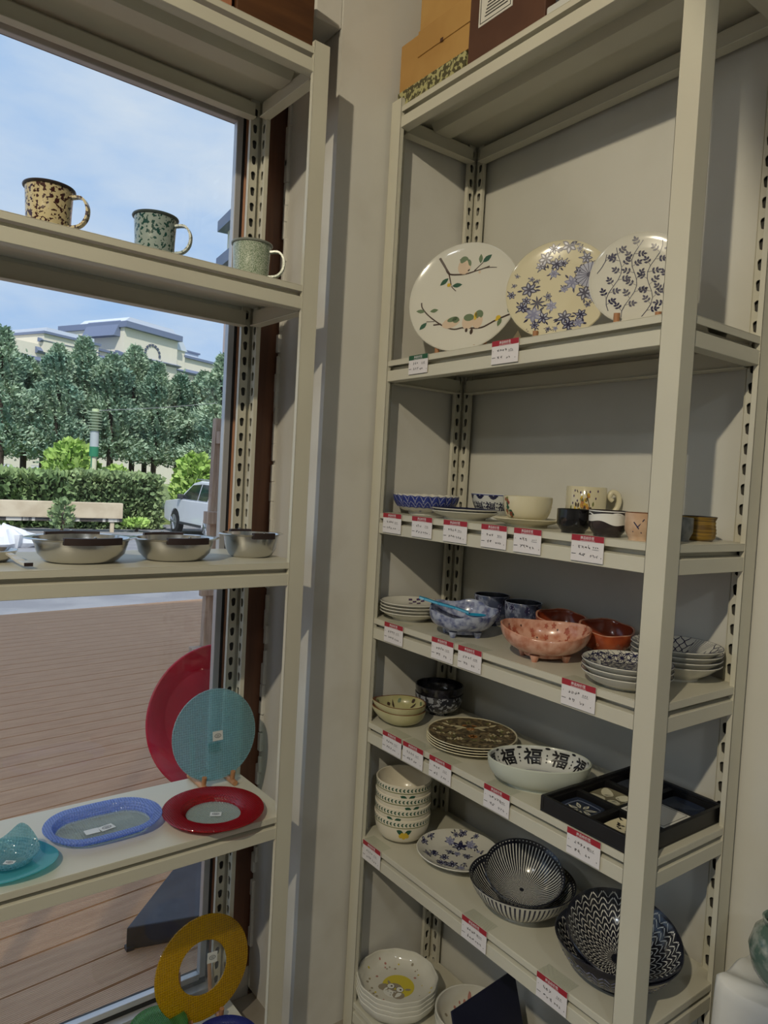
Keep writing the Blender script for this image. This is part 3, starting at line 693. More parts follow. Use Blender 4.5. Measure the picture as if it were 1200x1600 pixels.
for (x, y, R, lab) in ((1.362, 1.098, .060, 'orange mottled bowl behind the pink oval bowl'), (1.360, .968, .061, 'orange mottled bowl nearest the right post')):
    b, dd = footed('snack_bowl', lab, (x, y, z+.006), R, .058, 1.0, .96, [C_orange, C_orin, C_pink], CAMZ, 3, .015, 5, .0015)
    A = []
    for q in range(60):
        a, v = r2.uniform(0, 6.28), r2.uniform(.2, .9); o, u = sh_outline_flower(a, v, r2.uniform(.06, .10), 5, 0, 1, r2.uniform(0, 6)); A += o+u
    decal('blossom_print', [A], dd.P_out, [C_orin, C_pink], b, base=.001)
# star-lattice plates
ad = Dish(prof_plate(.084, .026, .046, .060, .004), 72)
for k in range(3):
    b = dish('dinner_plate', ('bottom', 'middle', 'top')[k]+' plate of the star-lattice stack by the right post', 'plate', ad, [C_white]*3, (1.190, .796, z+.0105*k), CAMZ, 'stack of star-lattice plates')
    A = [(0, p) for c, p in sh_ring(0, 0, .0825, .0838, 0, 60)]
    if k == 2:
        s = .021
        for i in range(-5, 6):
            for j in range(-5, 6):
                x, y = (i+.5*(j % 2))*s*1.2, j*s*1.04
                if math.hypot(x, y) > .080: continue
                for q in range(6):
                    a = PI/6+q*PI/3; e = (x+s*.69*math.cos(a), y+s*.69*math.sin(a)); A += sh_stroke([(x, y), e], .0016) if math.hypot(*e) < .082 else []
                    a2 = q*PI/3; m2 = (x+s*.40*math.cos(a2), y+s*.40*math.sin(a2))
                    for aa in (a2-PI/6, a2+PI/6):
                        e2 = (x+s*.69*math.cos(aa), y+s*.69*math.sin(aa)); A += sh_stroke([m2, e2], .0014) if math.hypot(*e2) < .082 else []
                    A += sh_stroke([(x, y), m2], .0014)
        for a in (.9, 2.25, 4.4): pass
        A += [(1, p) for c, p in sh_stroke([(-.064, -.035), (-.038, .052)], .007)+sh_stroke([(.064, -.035), (.038, .052)], .007)]
        for q in range(36): A += sh_stroke([(.074*math.cos(q*PI/18), .074*math.sin(q*PI/18)), (.081*math.cos((q+.5)*PI/18), .081*math.sin((q+.5)*PI/18))], .0012)
    decal('lattice_print', [A], ad.P_in, [K_ink, K_white], b)
nd = Dish(prof_plate(.088, .034, .045, .050, .004, .42), 72)
for k in range(4):
    b = dish('dinner_plate', ('bottom', 'second', 'third', 'top')[k]+' deep plate of the fishnet-pattern stack between the right posts', 'plate', nd, [C_white]*3, (1.349, .792, z+.0105*k), CAMZ, 'stack of fishnet plates')
    A = sh_ring(0, 0, .0862, .0878, 0, 60)
    if k == 3:
        rows, cols = 5, 26
        for i in range(rows):
            r0, r1 = .034+.0105*i, .034+.0105*(i+1)
            for j in range(cols):
                a0 = 2*PI*(j+.5*(i % 2))/cols; da = PI/cols
                if .1 < (a0 % (2*PI)) < .75: continue
                P = lambda r, a: (r*math.cos(a), r*math.sin(a))
                A += sh_stroke([P(r0, a0), P((r0+r1)/2, a0+da*.75), P(r1, a0+da)], .0019)+sh_stroke([P(r0, a0), P((r0+r1)/2, a0-da*.75), P(r1, a0-da)], .0019)
        for j in range(9):
            a = .14+j*.07; A += sh_stroke([(.036*math.cos(a), .036*math.sin(a)), (.084*math.cos(a), .084*math.sin(a))], .0009)
    decal('fishnet_print', [A], nd.P_in, [K_ink], b)
# --- level 5
z = ZR[5]
C_olive = mat('olive_cream_glaze', (190, 184, 144), .3, col2=(164, 160, 112), nscale=14, nlo=.4, nhi=.7, coat=.3)
lw = oval(1.05, .92, .05, 2, .064)
ld = Dish(prof_round(.064, .040, .030, .005, .0038, .85), 56, lambda p: (p[0]-(.016*max(0, -p[0]/.064)**6), p[1], p[2]+.006*max(0, -p[0]/.064)**4))
for k in (0, 1):
    b = dish('leaf_bowl', ('lower', 'upper')[k]+' of two olive leaf-shaped bowls stacked by the pillar', 'bowl', ld, [C_olive, C_olive, C_rimbr], (1.192, 1.470, z+.017*k), CAMZ, 'pair of leaf bowls')
    A = []
    for q in range(15):
        x, y = rnd.uniform(-.045, .045), rnd.uniform(-.04, .04)
        if math.hypot(x, y) < .05: A += sh_leaf(x, y, .017, .006, rnd.uniform(0, 6.28), rnd.choice((0, 1)))
    decal('wall_leaf_print', [sum([sh_leaf(2*PI*q/11+rnd.uniform(-.15, .15), rnd.uniform(.06, .22), .15, .22, rnd.uniform(.6, 2.4), q % 2) for q in range(11)], [])], lambda u, v, o: ld.P_wall(u, v, o), [K_branch, K_grn2], b, base=.001)
    decal('leaf_print', [A], ld.P_in, [K_branch, K_grn2], b, base=.0014)
C_blk2 = mat('black_fleck_glaze', (20, 20, 24), .18, col2=(46, 46, 56), nscale=50, coat=.4)
C_fleck = speckle_mat('grey_fleck_glaze', (44, 46, 54), (150, 154, 164), 90, .52)
kd = Dish(prof_round(.068, .060, .027, .010, .004, .75), 64)
for k in (0, 1):
    b = dish('noodle_bowl', ('lower speckled grey', 'upper glossy black')[k]+' bowl of the pair behind the leaf bowls', 'bowl', kd, [C_fleck if k == 0 else C_blk2, C_blk2, C_blk2], (1.338, 1.488, z+.022*k), CAMZ, 'pair of dark bowls')
    if k == 1: decal('spiral_relief', [sum([sh_ring(0, 0, r, r+.0012, 0, 40) for r in (.02, .03, .04, .05, .058)], [])], kd.P_in, [C_inkin], b)
C_tap = mat('tapestry_print', (84, 74, 56), .4, col2=(128, 112, 82), nscale=75, ndetail=5, nlo=.46, nhi=.58)
td = Dish(prof_plate(.113, .012, .075, .085, .004), 80)
for k in range(4):
    b = dish('dinner_plate', ('bottom', 'second', 'third', 'top')[k]+' plate of the brown tapestry-patterned stack', 'plate', td, [C_cream, C_tap, C_cream], (1.252, 1.262, z+.0062*k), CAMZ, 'stack of tapestry plates')
    if k == 3:
        A, B = [], []; rr_ = random.Random(2)
        def mir(lay): return lay+[(c, [(-x, y) for x, y in p]) for c, p in lay]
        q = sh_disc(.030, .045, .022, 0, 12, .35, .35)+sh_leaf(.05, .052, .024, .010, .5, 0)+sh_disc(.012, .054, .007, 2)+sh_leaf(.020, .035, .022, .008, -.6, 0)
        q += sh_flower(.05, -.005, .012, 6, 0, 2)+sh_flower(.075, .03, .010, 6, 0, 1)+sh_flower(.035, -.04, .011, 6, 0, 2)+sh_flower(.06, -.045, .009, 6, 0, 1)+sh_flower(.085, -.01, .008, 6, 0, 2)
        for i in range(46):
            x, y = rr_.uniform(.004, .1), rr_.uniform(-.095, .095)
            if math.hypot(x, y) < .1: q += sh_leaf(x, y, rr_.uniform(.010, .018), .0045, rr_.uniform(0, 6.28), rr_.choice((0, 1, 1, 3, 3, 3)))
        A = mir(q); B = sh_disc(0, -.022, .0115, 2, 14)+sh_flower(0, -.022, .010, 5, 4, 2)+sh_flower(0, .03, .012, 8, 2, 0)
        K_tan = mat('tan_print', (208, 196, 158), .4); K_dkb = mat('dark_brown_print', (58, 50, 40), .4)
        decal('tapestry_motifs', [A, B], td.P_in, [K_tan, K_olive, K_gold, K_dkb, K_red], b)
od = Dish(prof_round(.112, .058, .066, .010, .0055, .8), 84, oval(1.0, .70))
b = dish('oval_bowl', 'large oval celadon bowl with bold black lucky characters inside', 'bowl', od, [C_celadon, C_grey, C_celadon], (1.213, 1.012, z), CAMZ-.06)
A = []
for k in range(10):
    a = 2*PI*k/10+.02+PI/2
    up = [(0, [(a-x/.094, .22-yy/.135) for x, yy in p]) for c, p in sh_text('福', 0, 0, .041, bold=.022)]
    A += up
    for s in (-1, 0, 1): A += sh_disc(a+PI/10, .22+s*.06, .020, 0, 7, .9)
    A += sh_disc(a+PI/10, .045, .06, 0, 8, .3)
B = sh_ring(0, 0, .062, .064, 1, 60)
for q in range(26): B += sh_leaf(rnd.uniform(-.02, .02), rnd.uniform(-.012, .012), .014, .005, rnd.uniform(0, 6.28), 0)
decal('character_print', [A], lambda u, v, o: od.P_wall(u, v, o), [K_black], b, base=.0012)
decal('centre_print', [B], od.P_in, [K_navy, K_ink2], b)
# black gift box with four small dishes
M_box = mat('black_box_card', (20, 19, 20), .45); M_paper = mat('white_label_paper', (214, 212, 204), .6)
K_cream2 = mat('cream_print', (204, 200, 176), .4); K_slate2 = mat('slate_print', (96, 104, 124), .4)
t = thing('gift_box', 'black gift box holding small patterned dishes and a white label', 'box', (1.122, .704, z))
bx, by, bh = .298, .222, .032
mb = MB(); mb.box(0, bx, 0, by, 0, .004)
for a in ((0, bx, 0, .008), (0, bx, by-.008, by), (0, .008, .008, by-.008), (bx-.008, bx, .008, by-.008)): mb.box(*a, .004, bh)
mb.build('tray', M_box, t, smooth=0, bevel=.001)
cells = []
ins = MB()
def cellbox(x0, x1, y0, y1): cells.append((x0, x1, y0, y1))
W_, D_ = (bx-.016)/3, (by-.016)/2
for i in range(3):
    for j in range(2): cellbox(.008+i*W_+.006, .008+(i+1)*W_-.006, .008+j*D_+.006, .008+(j+1)*D_-.006)
for i in range(4): x = .008+i*W_; ins.box(max(.008, x-.006), min(bx-.008, x+.006), .008, by-.008, .004, bh-.006)
for j in range(3): y = .008+j*D_; ins.box(.008, bx-.008, max(.008, y-.006), min(by-.008, y+.006), .004, bh-.0062)
ins.build('insert', M_box, t, smooth=0)
sq = lambda a, b2: (lambda p: (p[0]*a/max(abs(math.cos(math.atan2(p[1], p[0]))), abs(math.sin(math.atan2(p[1], p[0]))), .72)**.8, p[1]*b2/max(abs(math.cos(math.atan2(p[1], p[0]))), abs(math.sin(math.atan2(p[1], p[0]))), .72)**.8, p[2]))
C_dkdish = mat('dark_blue_glaze', (34, 42, 60), .2, coat=.3); C_mustard = mat('grey_olive_glaze', (120, 114, 92), .25, coat=.3)
for (i, (x0, x1, y0, y1)), (base, inks, lab) in zip(enumerate(cells), [(C_cream, 0, 'dish with cream ground and dark sprigs'), (C_dkdish, 1, 'dish with pale leaf sprig on navy'), (None, 2, ''), (C_mustard, 3, 'dish with rounded floral pattern'), (C_dkdish, 4, 'plain dark blue dish'), (C_inkin, 4, 'dark dish at the back')]):
    cx, cy = (x0+x1)/2, (y0+y1)/2
    if base is None:
        MB().box(x0-.004, x1+.004, y0-.002, y1+.002, bh-.006, bh-.0052).build('label_card', M_paper, t, smooth=0)
        q = MB()
        for a in ((x0, x1, y0+.004, y0+.005), (x0, x1, y1-.005, y1-.004), (x0, x0+.001, y0+.004, y1-.004), (x1-.001, x1, y0+.004, y1-.004)): q.box(*a, bh-.0052, bh-.0049)
        q.build('label_border', K_black, t, smooth=0)
        continue
    sdd = Dish(prof_plate(.038, .013, .024, .028, .003), 44, sq((x1-x0)/.076*.82, (y1-y0)/.076*.82))
    dm = sdd.mesh().build('small_dish', [base]*3, t, smooth=50, loc=(cx, cy, .0045)); dm['label'] = lab
    A, B = [], []
    if inks == 0:
        for q in range(26): A += sh_leaf(rnd.uniform(-.026, .026), rnd.uniform(-.026, .026), .009, .004, rnd.uniform(0, 6.28), 0)
    elif inks == 1:
        for q in range(7): A += sh_leaf(-.002+.006*math.cos(q*.9), .006*math.sin(q*.9), .022, .009, q*.9, 1)
        for q in range(7): B += sh_leaf(-.002+.010*math.cos(q*.9), .010*math.sin(q*.9), .013, .004, q*.9, 2)
        A += sh_ring(0, 0, .029, .031, 2, 30)
    elif inks == 3:
        for x, y, r in ((-.016, .016, .012), (.014, .018, .013), (.02, -.012, .012), (-.012, -.014, .014)): A += sh_disc(x, y, r, 1, 12); B += sh_disc(x, y, r*.66, 0, 12)+sh_flower(x, y, r*.5, 6, 1, 0)
    if A: decal('sprig_print', [A, B], sdd.P_in, [K_black, K_cream2, K_slate2], dm)
# --- level 6
z = ZR[6]
C_ivory = mat('ivory_glaze', (222, 214, 194), .25, coat=.2)
hd = Dish(prof_round(.076, .075, .034, .007, .004, .62), 64)
for k in range(4):
    b = dish('cereal_bowl', ('bottom', 'second', 'third', 'top')[k]+' ivory bowl of the stack with green leaf borders', 'bowl', hd, [C_ivory]*3, (1.214, 1.470, z+.0305*k), CAMZ, 'stack of leaf-border bowls')
    A, B = [], []
    for q in range(46):
        a = 2*PI*q/46
        for s in (-1, 1): A += sh_leaf(a, .905, .10, .045, math.atan2(s*.55, 1), 0)
    for q in range(60): A.append((1, [(2*PI*q/60, .80), (2*PI*(q+1)/60, .80), (2*PI*(q+1)/60, .825), (2*PI*q/60, .825)]))
    for j in range(3):
        a = -PI/2+2*PI*j/3+(.05, -.35, .3, .12)[k]; col = (3, 2, 1, 2)[k] if j == 0 else (2, 3, 4)[j]
        col = 3 if k == 0 else (4 if k == 3 else 0)
        for s in (-1, 1): A += sh_leaf(a, .62, .30, .16, PI/2+s*1.15, 0)
        for dx, dy in ((-.12, -.02), (.0, -.06), (.12, -.02), (-.06, .03), (.06, .03)): B += sh_disc(a+dx, .58+dy, .075, col, 8)
    decal('leaf_border_print', [A, B], hd.P_out, [K_green, K_olive, K_yellow, K_yellow, K_navy], b)
pd2 = Dish(prof_plate(.107, .030, .06, .066, .0045, .45), 72)
b = dish('pasta_plate', 'white coupe plate with navy flower sprays beside the striped bowls', 'plate', pd2, [C_white]*3, (1.262, 1.296, z), CAMZ)
A, B = [], []
Z6 = lambda a: ((a[0]-690)/305*.107, -(a[1]-790)/205*.107)
for cx, cy, r in [(650,655,34),(720,690,52),(755,610,30),(800,680,34),(690,760,26),(640,745,26),(850,735,14),(835,700,16),(760,780,30),(700,620,20),(500,655,26),(440,710,36),(520,770,34),(590,800,34),(470,800,26),(560,850,34),(640,860,38),(700,890,26),(760,915,22),(730,850,14),(600,865,24),(850,640,20),(980,680,18),(880,600,16)]:
    r *= 1.2; x, y = Z6((cx, cy)); q, u = sh_outline_flower(x, y, r/300*.107, 6, 0 if rnd.random() < .75 else 2, 1, rnd.uniform(0, 6)); A += q; B += u
    for k in range(3): a = rnd.uniform(0, 6.28); A += sh_leaf(x+.006*math.cos(a), y+.006*math.sin(a), .010, .004, a, 0)
decal('flower_print', [inside(A, .105), inside(B, .105)], pd2.P_in, [K_ink, K_pale, K_ink2], b)['kind'] = 'stuff'
C_navyg = mat('navy_black_glaze', (26, 28, 40), .18, coat=.4)
def striped(label, loc, R, H, fr, rot, n):
    dd = Dish(prof_cone(R, H, fr, .008, .004, .30), 80)
    b = dish('striped_bowl', label, 'bowl', dd, [C_white, C_navyg, C_navyg], loc, rot=rot)
    A, B = [], []
    for q in range(n):
        a = 2*PI*q/n; w = PI/n*.33
        for j in range(10): v0, v1 = .03+.093*j, .03+.093*(j+1); A.append((0, [(a-w, v0), (a+w, v0), (a+w, v1), (a-w, v1)]))
        w *= 1.15
        for j in range(8): v0, v1 = .12+.105*j, .12+.105*(j+1); B.append((0, [(a-w, v0), (a+w, v0), (a+w, v1), (a-w, v1)]))
    decal('inside_stripes', [A], lambda u, v, o: dd.P_wall(u, v, o), [K_white], b)
    decal('outside_stripes', [B], dd.P_out, [K_navy], b)
    return b
striped('large black and white striped bowl, outer one under the tilted bowl', (1.236, 1.058, z), .120, .078, .048, (0, 0, CAMZ), 70)
striped('smaller striped bowl tilted inside the large striped bowl', (1.245, 1.066, z+.036), .090, .072, .036, Euler((.36, -.08, CAMZ+.15)), 64)
def herring(label, loc, R, H, fr, rot, cols, rows):
    dd = Dish(prof_cone(R, H, fr, .008, .0045, .32), 80)
    b = dish('herringbone_bowl', label, 'bowl', dd, [C_navyg]*3, loc, rot=rot)
    A, B = [], []
    for i in range(cols):
        for j in range(rows):
            a = 2*PI*i/cols; w = PI/cols*.90; v = .05+.86*j/rows; h = .085
            A += sh_stroke([(a-w, v+h), (a-w*.5, v+h*.35), (a-.01, v)], .012, 0, .024)+sh_stroke([(a+.01, v), (a+w*.5, v+h*.35), (a+w, v+h)], .024, 0, .012)
        for j in range(rows-2):
            v = .15+.80*j/(rows-2); h = .09
            B += sh_stroke([(a-w, v-h), (a-w*.5, v-h*.35), (a-.01, v)], .018, 0, .028)+sh_stroke([(a+.01, v), (a+w*.5, v-h*.35), (a+w, v-h)], .028, 0, .018)
    decal('inside_chevrons', [A], lambda u, v, o: dd.P_wall(u, v, o), [K_white], b)
    decal('outside_chevrons', [B], dd.P_out, [K_ink2], b)
    return b
herring('large navy herringbone bowl, lower one, beside the right post', (1.232, .802, z), .122, .082, .050, (0, 0, CAMZ), 30, 10)
herring('navy herringbone bowl nested on top, tilted to the front', (1.240, .806, z+.024), .112, .080, .045, Euler((.26, .05, CAMZ-.10)), 28, 10)
# --- level 7
z = ZR[7]
wd7 = Dish(prof_round(.110, .044, .060, .006, .005, .75), 80, oval(1, 1, .012, 12, .11))
K_lime = mat('yellow_spot_print', (206, 190, 60), .4); K_taupe = mat('taupe_print', (150, 140, 122), .4); K_rose = mat('rose_dot_print', (176, 122, 112), .4)
for k in range(4):
    b = dish('childrens_plate', ('bottom', 'second', 'third', 'top')[k]+(' white scalloped plate of the low corner stack' if k < 3 else ' scalloped plate of the low corner stack, with yellow spot and owl'), 'plate', wd7, [C_white]*3, (1.214, 1.452, z+.0125*k), CAMZ, 'stack of childrens plates')
    if k == 3:
        A = sh_disc(.004, .002, .044, 0, 28)
        B = sh_disc(-.034, -.004, .017, 1, 10, .8)+sh_disc(-.012, -.022, .025, 2, 14, .8, -.3)+sh_disc(.004, -.034, .017, 1, 10, .8)+sh_disc(-.004, -.004, .020, 1, 12, .8, -.4)+sh_leaf(-.018, .006, .018, .008, 1.9, 1)+sh_leaf(.02, -.012, .02, .009, .1, 1)
        C = sh_disc(-.016, .0, .0105, 2, 12)+sh_disc(.008, -.012, .0105, 2, 12)+sh_disc(-.004, -.010, .004, 0, 6)
        D = sh_disc(-.014, .0, .003, 3, 8)+sh_disc(.010, -.013, .003, 3, 8)+sh_ring(-.016, 0, .0098, .0108, 3, 16)+sh_ring(.008, -.012, .0098, .0108, 3, 16)
        for x, y in ((-.024, -.02), (-.016, -.026), (-.008, -.024), (-.018, -.034)): D += sh_disc(x, y, .0016, 3, 6)
        for q in range(40):
            a, r = rnd.uniform(0, 6.28), rnd.uniform(.062, .102); A += sh_disc(r*math.cos(a), r*math.sin(a), rnd.uniform(.0012, .004), rnd.choice((0, 1, 1, 4)), 7)
        decal('dot_print', [A[1:]], wd7.P_in, [K_lime, K_taupe, K_white, K_branch, K_rose], b)['kind'] = 'stuff'
        decal('owl_print', [A[:1], B, C, D], wd7.P_in, [K_lime, K_taupe, K_white, K_branch, K_rose], b)
ud = Dish(prof_round(.096, .062, .05, .006, .005, .6), 72)
C_greyin = mat('grey_green_glaze', (170, 168, 150), .3)
for k in (0, 1):
    b = dish('childrens_bowl', ('lower', 'upper')[k]+' white bowl with red fruit dots beside the owl plate', 'bowl', ud, [C_white, C_white, C_white], (1.300, 1.248, z+.016*k), CAMZ, 'pair of fruit-dot bowls')
    if k:
        A = sh_disc(0, 0, .048, 0, 24)
        for q in range(34):
            a, r = rnd.uniform(0, 6.28), rnd.uniform(.062, .088); A += sh_disc(r*math.cos(a), r*math.sin(a), rnd.uniform(.0025, .0055), rnd.choice((1, 1, 2)), 7)
        B = sh_ring(.022, -.006, .008, .010, 3, 14)+sh_stroke([(.022, -.014), (.026, -.03), (.034, -.034)], .0022, 3)
        for q in range(18): B += sh_stroke([(-.034+.012*(q % 3), -.004-.0045*(q//3)), (-.026+.012*(q % 3), -.002-.0045*(q//3))], .0016, 4)
        decal('fruit_print', [A, B], ud.P_in, [C_greyin, K_rose, K_taupe, K_red, K_cream2], b)
M_navybox = mat('navy_box_card', (26, 28, 52), .4)
t = thing('gift_box', 'navy open gift box with ribbon on the lowest shelf', 'box', (1.165, .86, z), .10)
MB().box(0, .23, 0, .25, 0, .075).build('carton', M_navybox, t, smooth=0, bevel=.002)
lid = MB().box(-.002, .232, 0, .006, 0, .15).build('lid', M_navybox, t, smooth=0, bevel=.002, loc=(0, .250, .06), rot=(-.30, 0, 0))
MB().box(.09, .13, -.001, .251, -.0005, .0765).build('ribbon', mat('dark_check_ribbon', (40, 40, 60), .4, col2=(190, 190, 196), nscale=30, nlo=.55, nhi=.6), t, smooth=0)
M_steel = mat('polished_steel', (200, 200, 202), .18, 1.0)
MB().lathe([(0, 0), (.018, 0), (.024, .02), (.024, .05), (.022, .052), (.02, .05), (0, .01)], 28).build('steel_cup', M_steel, t, loc=(.17, .10, .0755))
# --- boxes on top of the right unit
z = ZR[1]
M_card1 = mat('tan_cardboard', (186, 146, 84), .7, col2=(176, 134, 74), nscale=6, bump=.03); M_card2 = mat('brown_cardboard', (92, 60, 44), .65, col2=(82, 52, 38), nscale=8)
M_mosaic = speckle_mat('mosaic_board', (74, 70, 40), (176, 172, 120), 70, .50, .6)
M_dark = mat('dark_grey_card', (70, 70, 74), .6)
tag(MB().box(1.128, 1.40, 1.292, 1.552, z, z+.046).build('mosaic_board', M_mosaic, None, smooth=0, bevel=.002), 'flat mosaic-patterned box under the tan cardboard box on top', 'box')
t = thing('cardboard_box', 'tan cardboard carton with a lid flap on the mosaic box', 'box', (1.13, 1.286, z+.046))
MB().box(0, .25, 0, .262, 0, .12).build('carton', M_card1, t, smooth=0, bevel=.0015)
MB().box(-.003, .253, -.003, .190, .06, .124).build('lid', M_card1, t, smooth=0, bevel=.0015)
MB().box(-.0045, -.003, .09, .1, .058, .066).build('tab_slot', M_card2, t, smooth=0)
tag(MB().box(1.15, 1.39, 1.30, 1.50, z+.17, z+.34).build('cardboard_carton', M_card1, None, smooth=0, bevel=.002), 'upper tan carton on top of the lidded carton', 'box')
t = thing('cardboard_box', 'dark brown cardboard box with a white framed label beside the tan carton', 'box', (1.128, 1.052, z))
MB().box(0, .24, 0, .232, 0, .26).build('carton', M_card2, t, smooth=0, bevel=.002)
MB().box(-.0012, 0, .095, .200, .075, .150).build('label', M_paper, t, smooth=0)
mb = MB()
for a in ((.100, .195, .080, .0815), (.100, .195, .1435, .145), (.100, .1015, .080, .145), (.1935, .195, .080, .145)): mb.box(-.0018, -.0012, *a)
for q in range(5): mb.box(-.0018, -.0012, .125-.004*q, .172+.002*q, .118-.007*q, .1205-.007*q)
mb.box(-.0018, -.0012, .14, .156, .126, .138)
mb.build('label_print', K_black, t, smooth=0)
t = thing('grey_box', 'dark grey box with a printed white sticker at the near end on top', 'box', (1.150, .80, z+.022))
MB().box(0, .22, 0, .245, 0, .20).build('carton', M_dark, t, smooth=0, bevel=.002)
MB().box(-.001, 0, .165, .24, .06, .13).build('sticker', M_paper, t, smooth=0)
mb = MB()
for q in range(14): mb.box(-.0016, -.001, .170+.005*q, .1725+.005*q+.001*(q % 2), .07+.012*(q % 3), .12-.008*(q % 2))
mb.build('sticker_print', K_black, t, smooth=0)
tag(MB().box(1.128, 1.42, .75, 1.048, z, z+.022).build('white_tray', C_grey, None, smooth=0, bevel=.003), 'flat white tray lying under the grey box on top', 'tray')
# white cloth-covered stool and a glazed vase at the right edge
M_cloth = mat('white_cloth', (226, 226, 222), .8, bump=.1, bscale=14)
t = thing('side_table', 'low side table under a white draped cloth at the right edge', 'table', (1.348, .46, 0))
n = 14; mb = MB(); vs = []; W2, D2, H2 = .086, .165, .640
for sx, sy in ((-1, -1), (1, -1), (1, 1), (-1, 1)): MB().box(sx*.058-.014, sx*.058+.014, sy*.13-.015, sy*.13+.015, 0, .62).build('leg', mat('stool_wood', (150, 120, 90), .6), t, smooth=0)
rim = [(W2*math.copysign(min(1, abs(math.cos(2*PI*k/64))*1.35), math.cos(2*PI*k/64)), D2*math.copysign(min(1, abs(math.sin(2*PI*k/64))*1.35), math.sin(2*PI*k/64))) for k in range(64)]
rows = [(.0, .004), (.96, .003), (1.0, -.002), (1.01, -.02), (1.02, -.12), (1.035, -.3), (1.045, -.45)]
for j, (sc_, dz) in enumerate(rows):
    for k, (x, y) in enumerate(rim):
        wv = 1+(.035*math.sin(k*1.1)+.02*math.sin(k*2.3+1))*max(0, (j-2))/4
        vs.append((min(x*sc_*wv, .1), y*sc_*wv, H2+dz+(.004*math.sin(k*.9) if 0 < j < 3 else 0)))
fs = [(j*64+k, j*64+(k+1) % 64, (j+1)*64+(k+1) % 64, (j+1)*64+k) for j in range(len(rows)-1) for k in range(64)]
mb.add(vs, fs); mb.build('tablecloth', M_cloth, t, smooth=70)
C_jade = mat('jade_mottled_glaze', (96, 122, 110), .25, col2=(190, 196, 186), nscale=26, nlo=.45, nhi=.6, coat=.3)
vp = ([(0, 0), (.030, 0), (.033, .004), (.05, .03), (.056, .06), (.048, .09), (.034, .105), (.037, .115)], [(.036, .116), (.033, .115), (.03, .106), (.045, .088), (.05, .06), (.03, .01), (0, .006)])
dish('glazed_jar', 'mottled jade-green jar on the white cloth at the right edge', 'jar', Dish(vp, 40), [C_jade]*3, (1.345, .545, H2+.005), 0)
# ------------------------------------------------------------------ price tags clipped to the front lips
M_tagw = mat('tag_card', (226, 222, 224), .45); M_tagr = mat('tag_red', (160, 34, 48), .45); M_tagg = mat('tag_green', (34, 86, 56), .45)
M_ink = mat('tag_ink', (52, 50, 60), .6); M_acr = glass_mat('clear_acrylic', (250, 252, 250), body=.0, gloss=.05, rough=.05)
TAGS = {2: [(1.425, 1.352, 'green-headed price tag below the bird plate', 1), (1.134, 1.056, 'red-headed price tag between bird plate and blossom plate')],
        3: [(1.497, 1.421, 'price tag at the pillar end below the scalloped blue bowl'), (1.377, 1.301, 'price tag under the gap between scalloped bowl and navy-rimmed plates'), (1.259, 1.179, 'price tag below the navy-rimmed plates'), (1.133, 1.057, 'price tag below the saucer edge, left of the soup bowl'), (1.036, .962, 'price tag below the white berry bowl'), (.886, .812, 'price tag below the black and brown tea cups')],
        4: [(1.466, 1.389, 'price tag below the stack of white plates'), (1.277, 1.201, 'left one of two neighbouring price tags below the blue leaf bowl'), (1.184, 1.109, 'right one of two neighbouring price tags below the blue leaf bowl'), (.887, .808, 'price tag below the star-lattice plates')],
        5: [(1.448, 1.370, 'price tag below the olive leaf bowls at the pillar end'), (1.363, 1.285, 'price tag touching the one below the leaf bowls'), (1.261, 1.184, 'price tag below the brown tapestry plates'), (1.077, 1.002, 'price tag below the oval bowl with black characters'), (.851, .775, 'price tag below the black gift box')],
        6: [(1.508, 1.430, 'price tag below the stack of leaf-border bowls'), (1.120, 1.043, 'price tag below the striped bowls'), (.901, .826, 'price tag below the herringbone bowls')]}
r3 = random.Random(21)
w, h = .076, .050
def hand(x, zc, n, s):
    """a few illegible pen strokes"""
    out = []
    for i in range(n):
        x0 = x+i*s*1.25
        for k in range(4):
            a = r3.choice((0, PI/2, .9, -.7)); l = s*r3.uniform(.4, .9); cx, cz = x0+r3.uniform(-.3, .3)*s, zc+r3.uniform(-.35, .35)*s
            out += sh_stroke([(cx-l/2*math.cos(a), cz-l/2*math.sin(a)), (cx+l/2*math.cos(a), cz+l/2*math.sin(a))], s*.14)
    return out
heads = [s for s in sh_text('商品标价签', w/2, h-.0055, .0066, bold=.01)]
sheets = {}
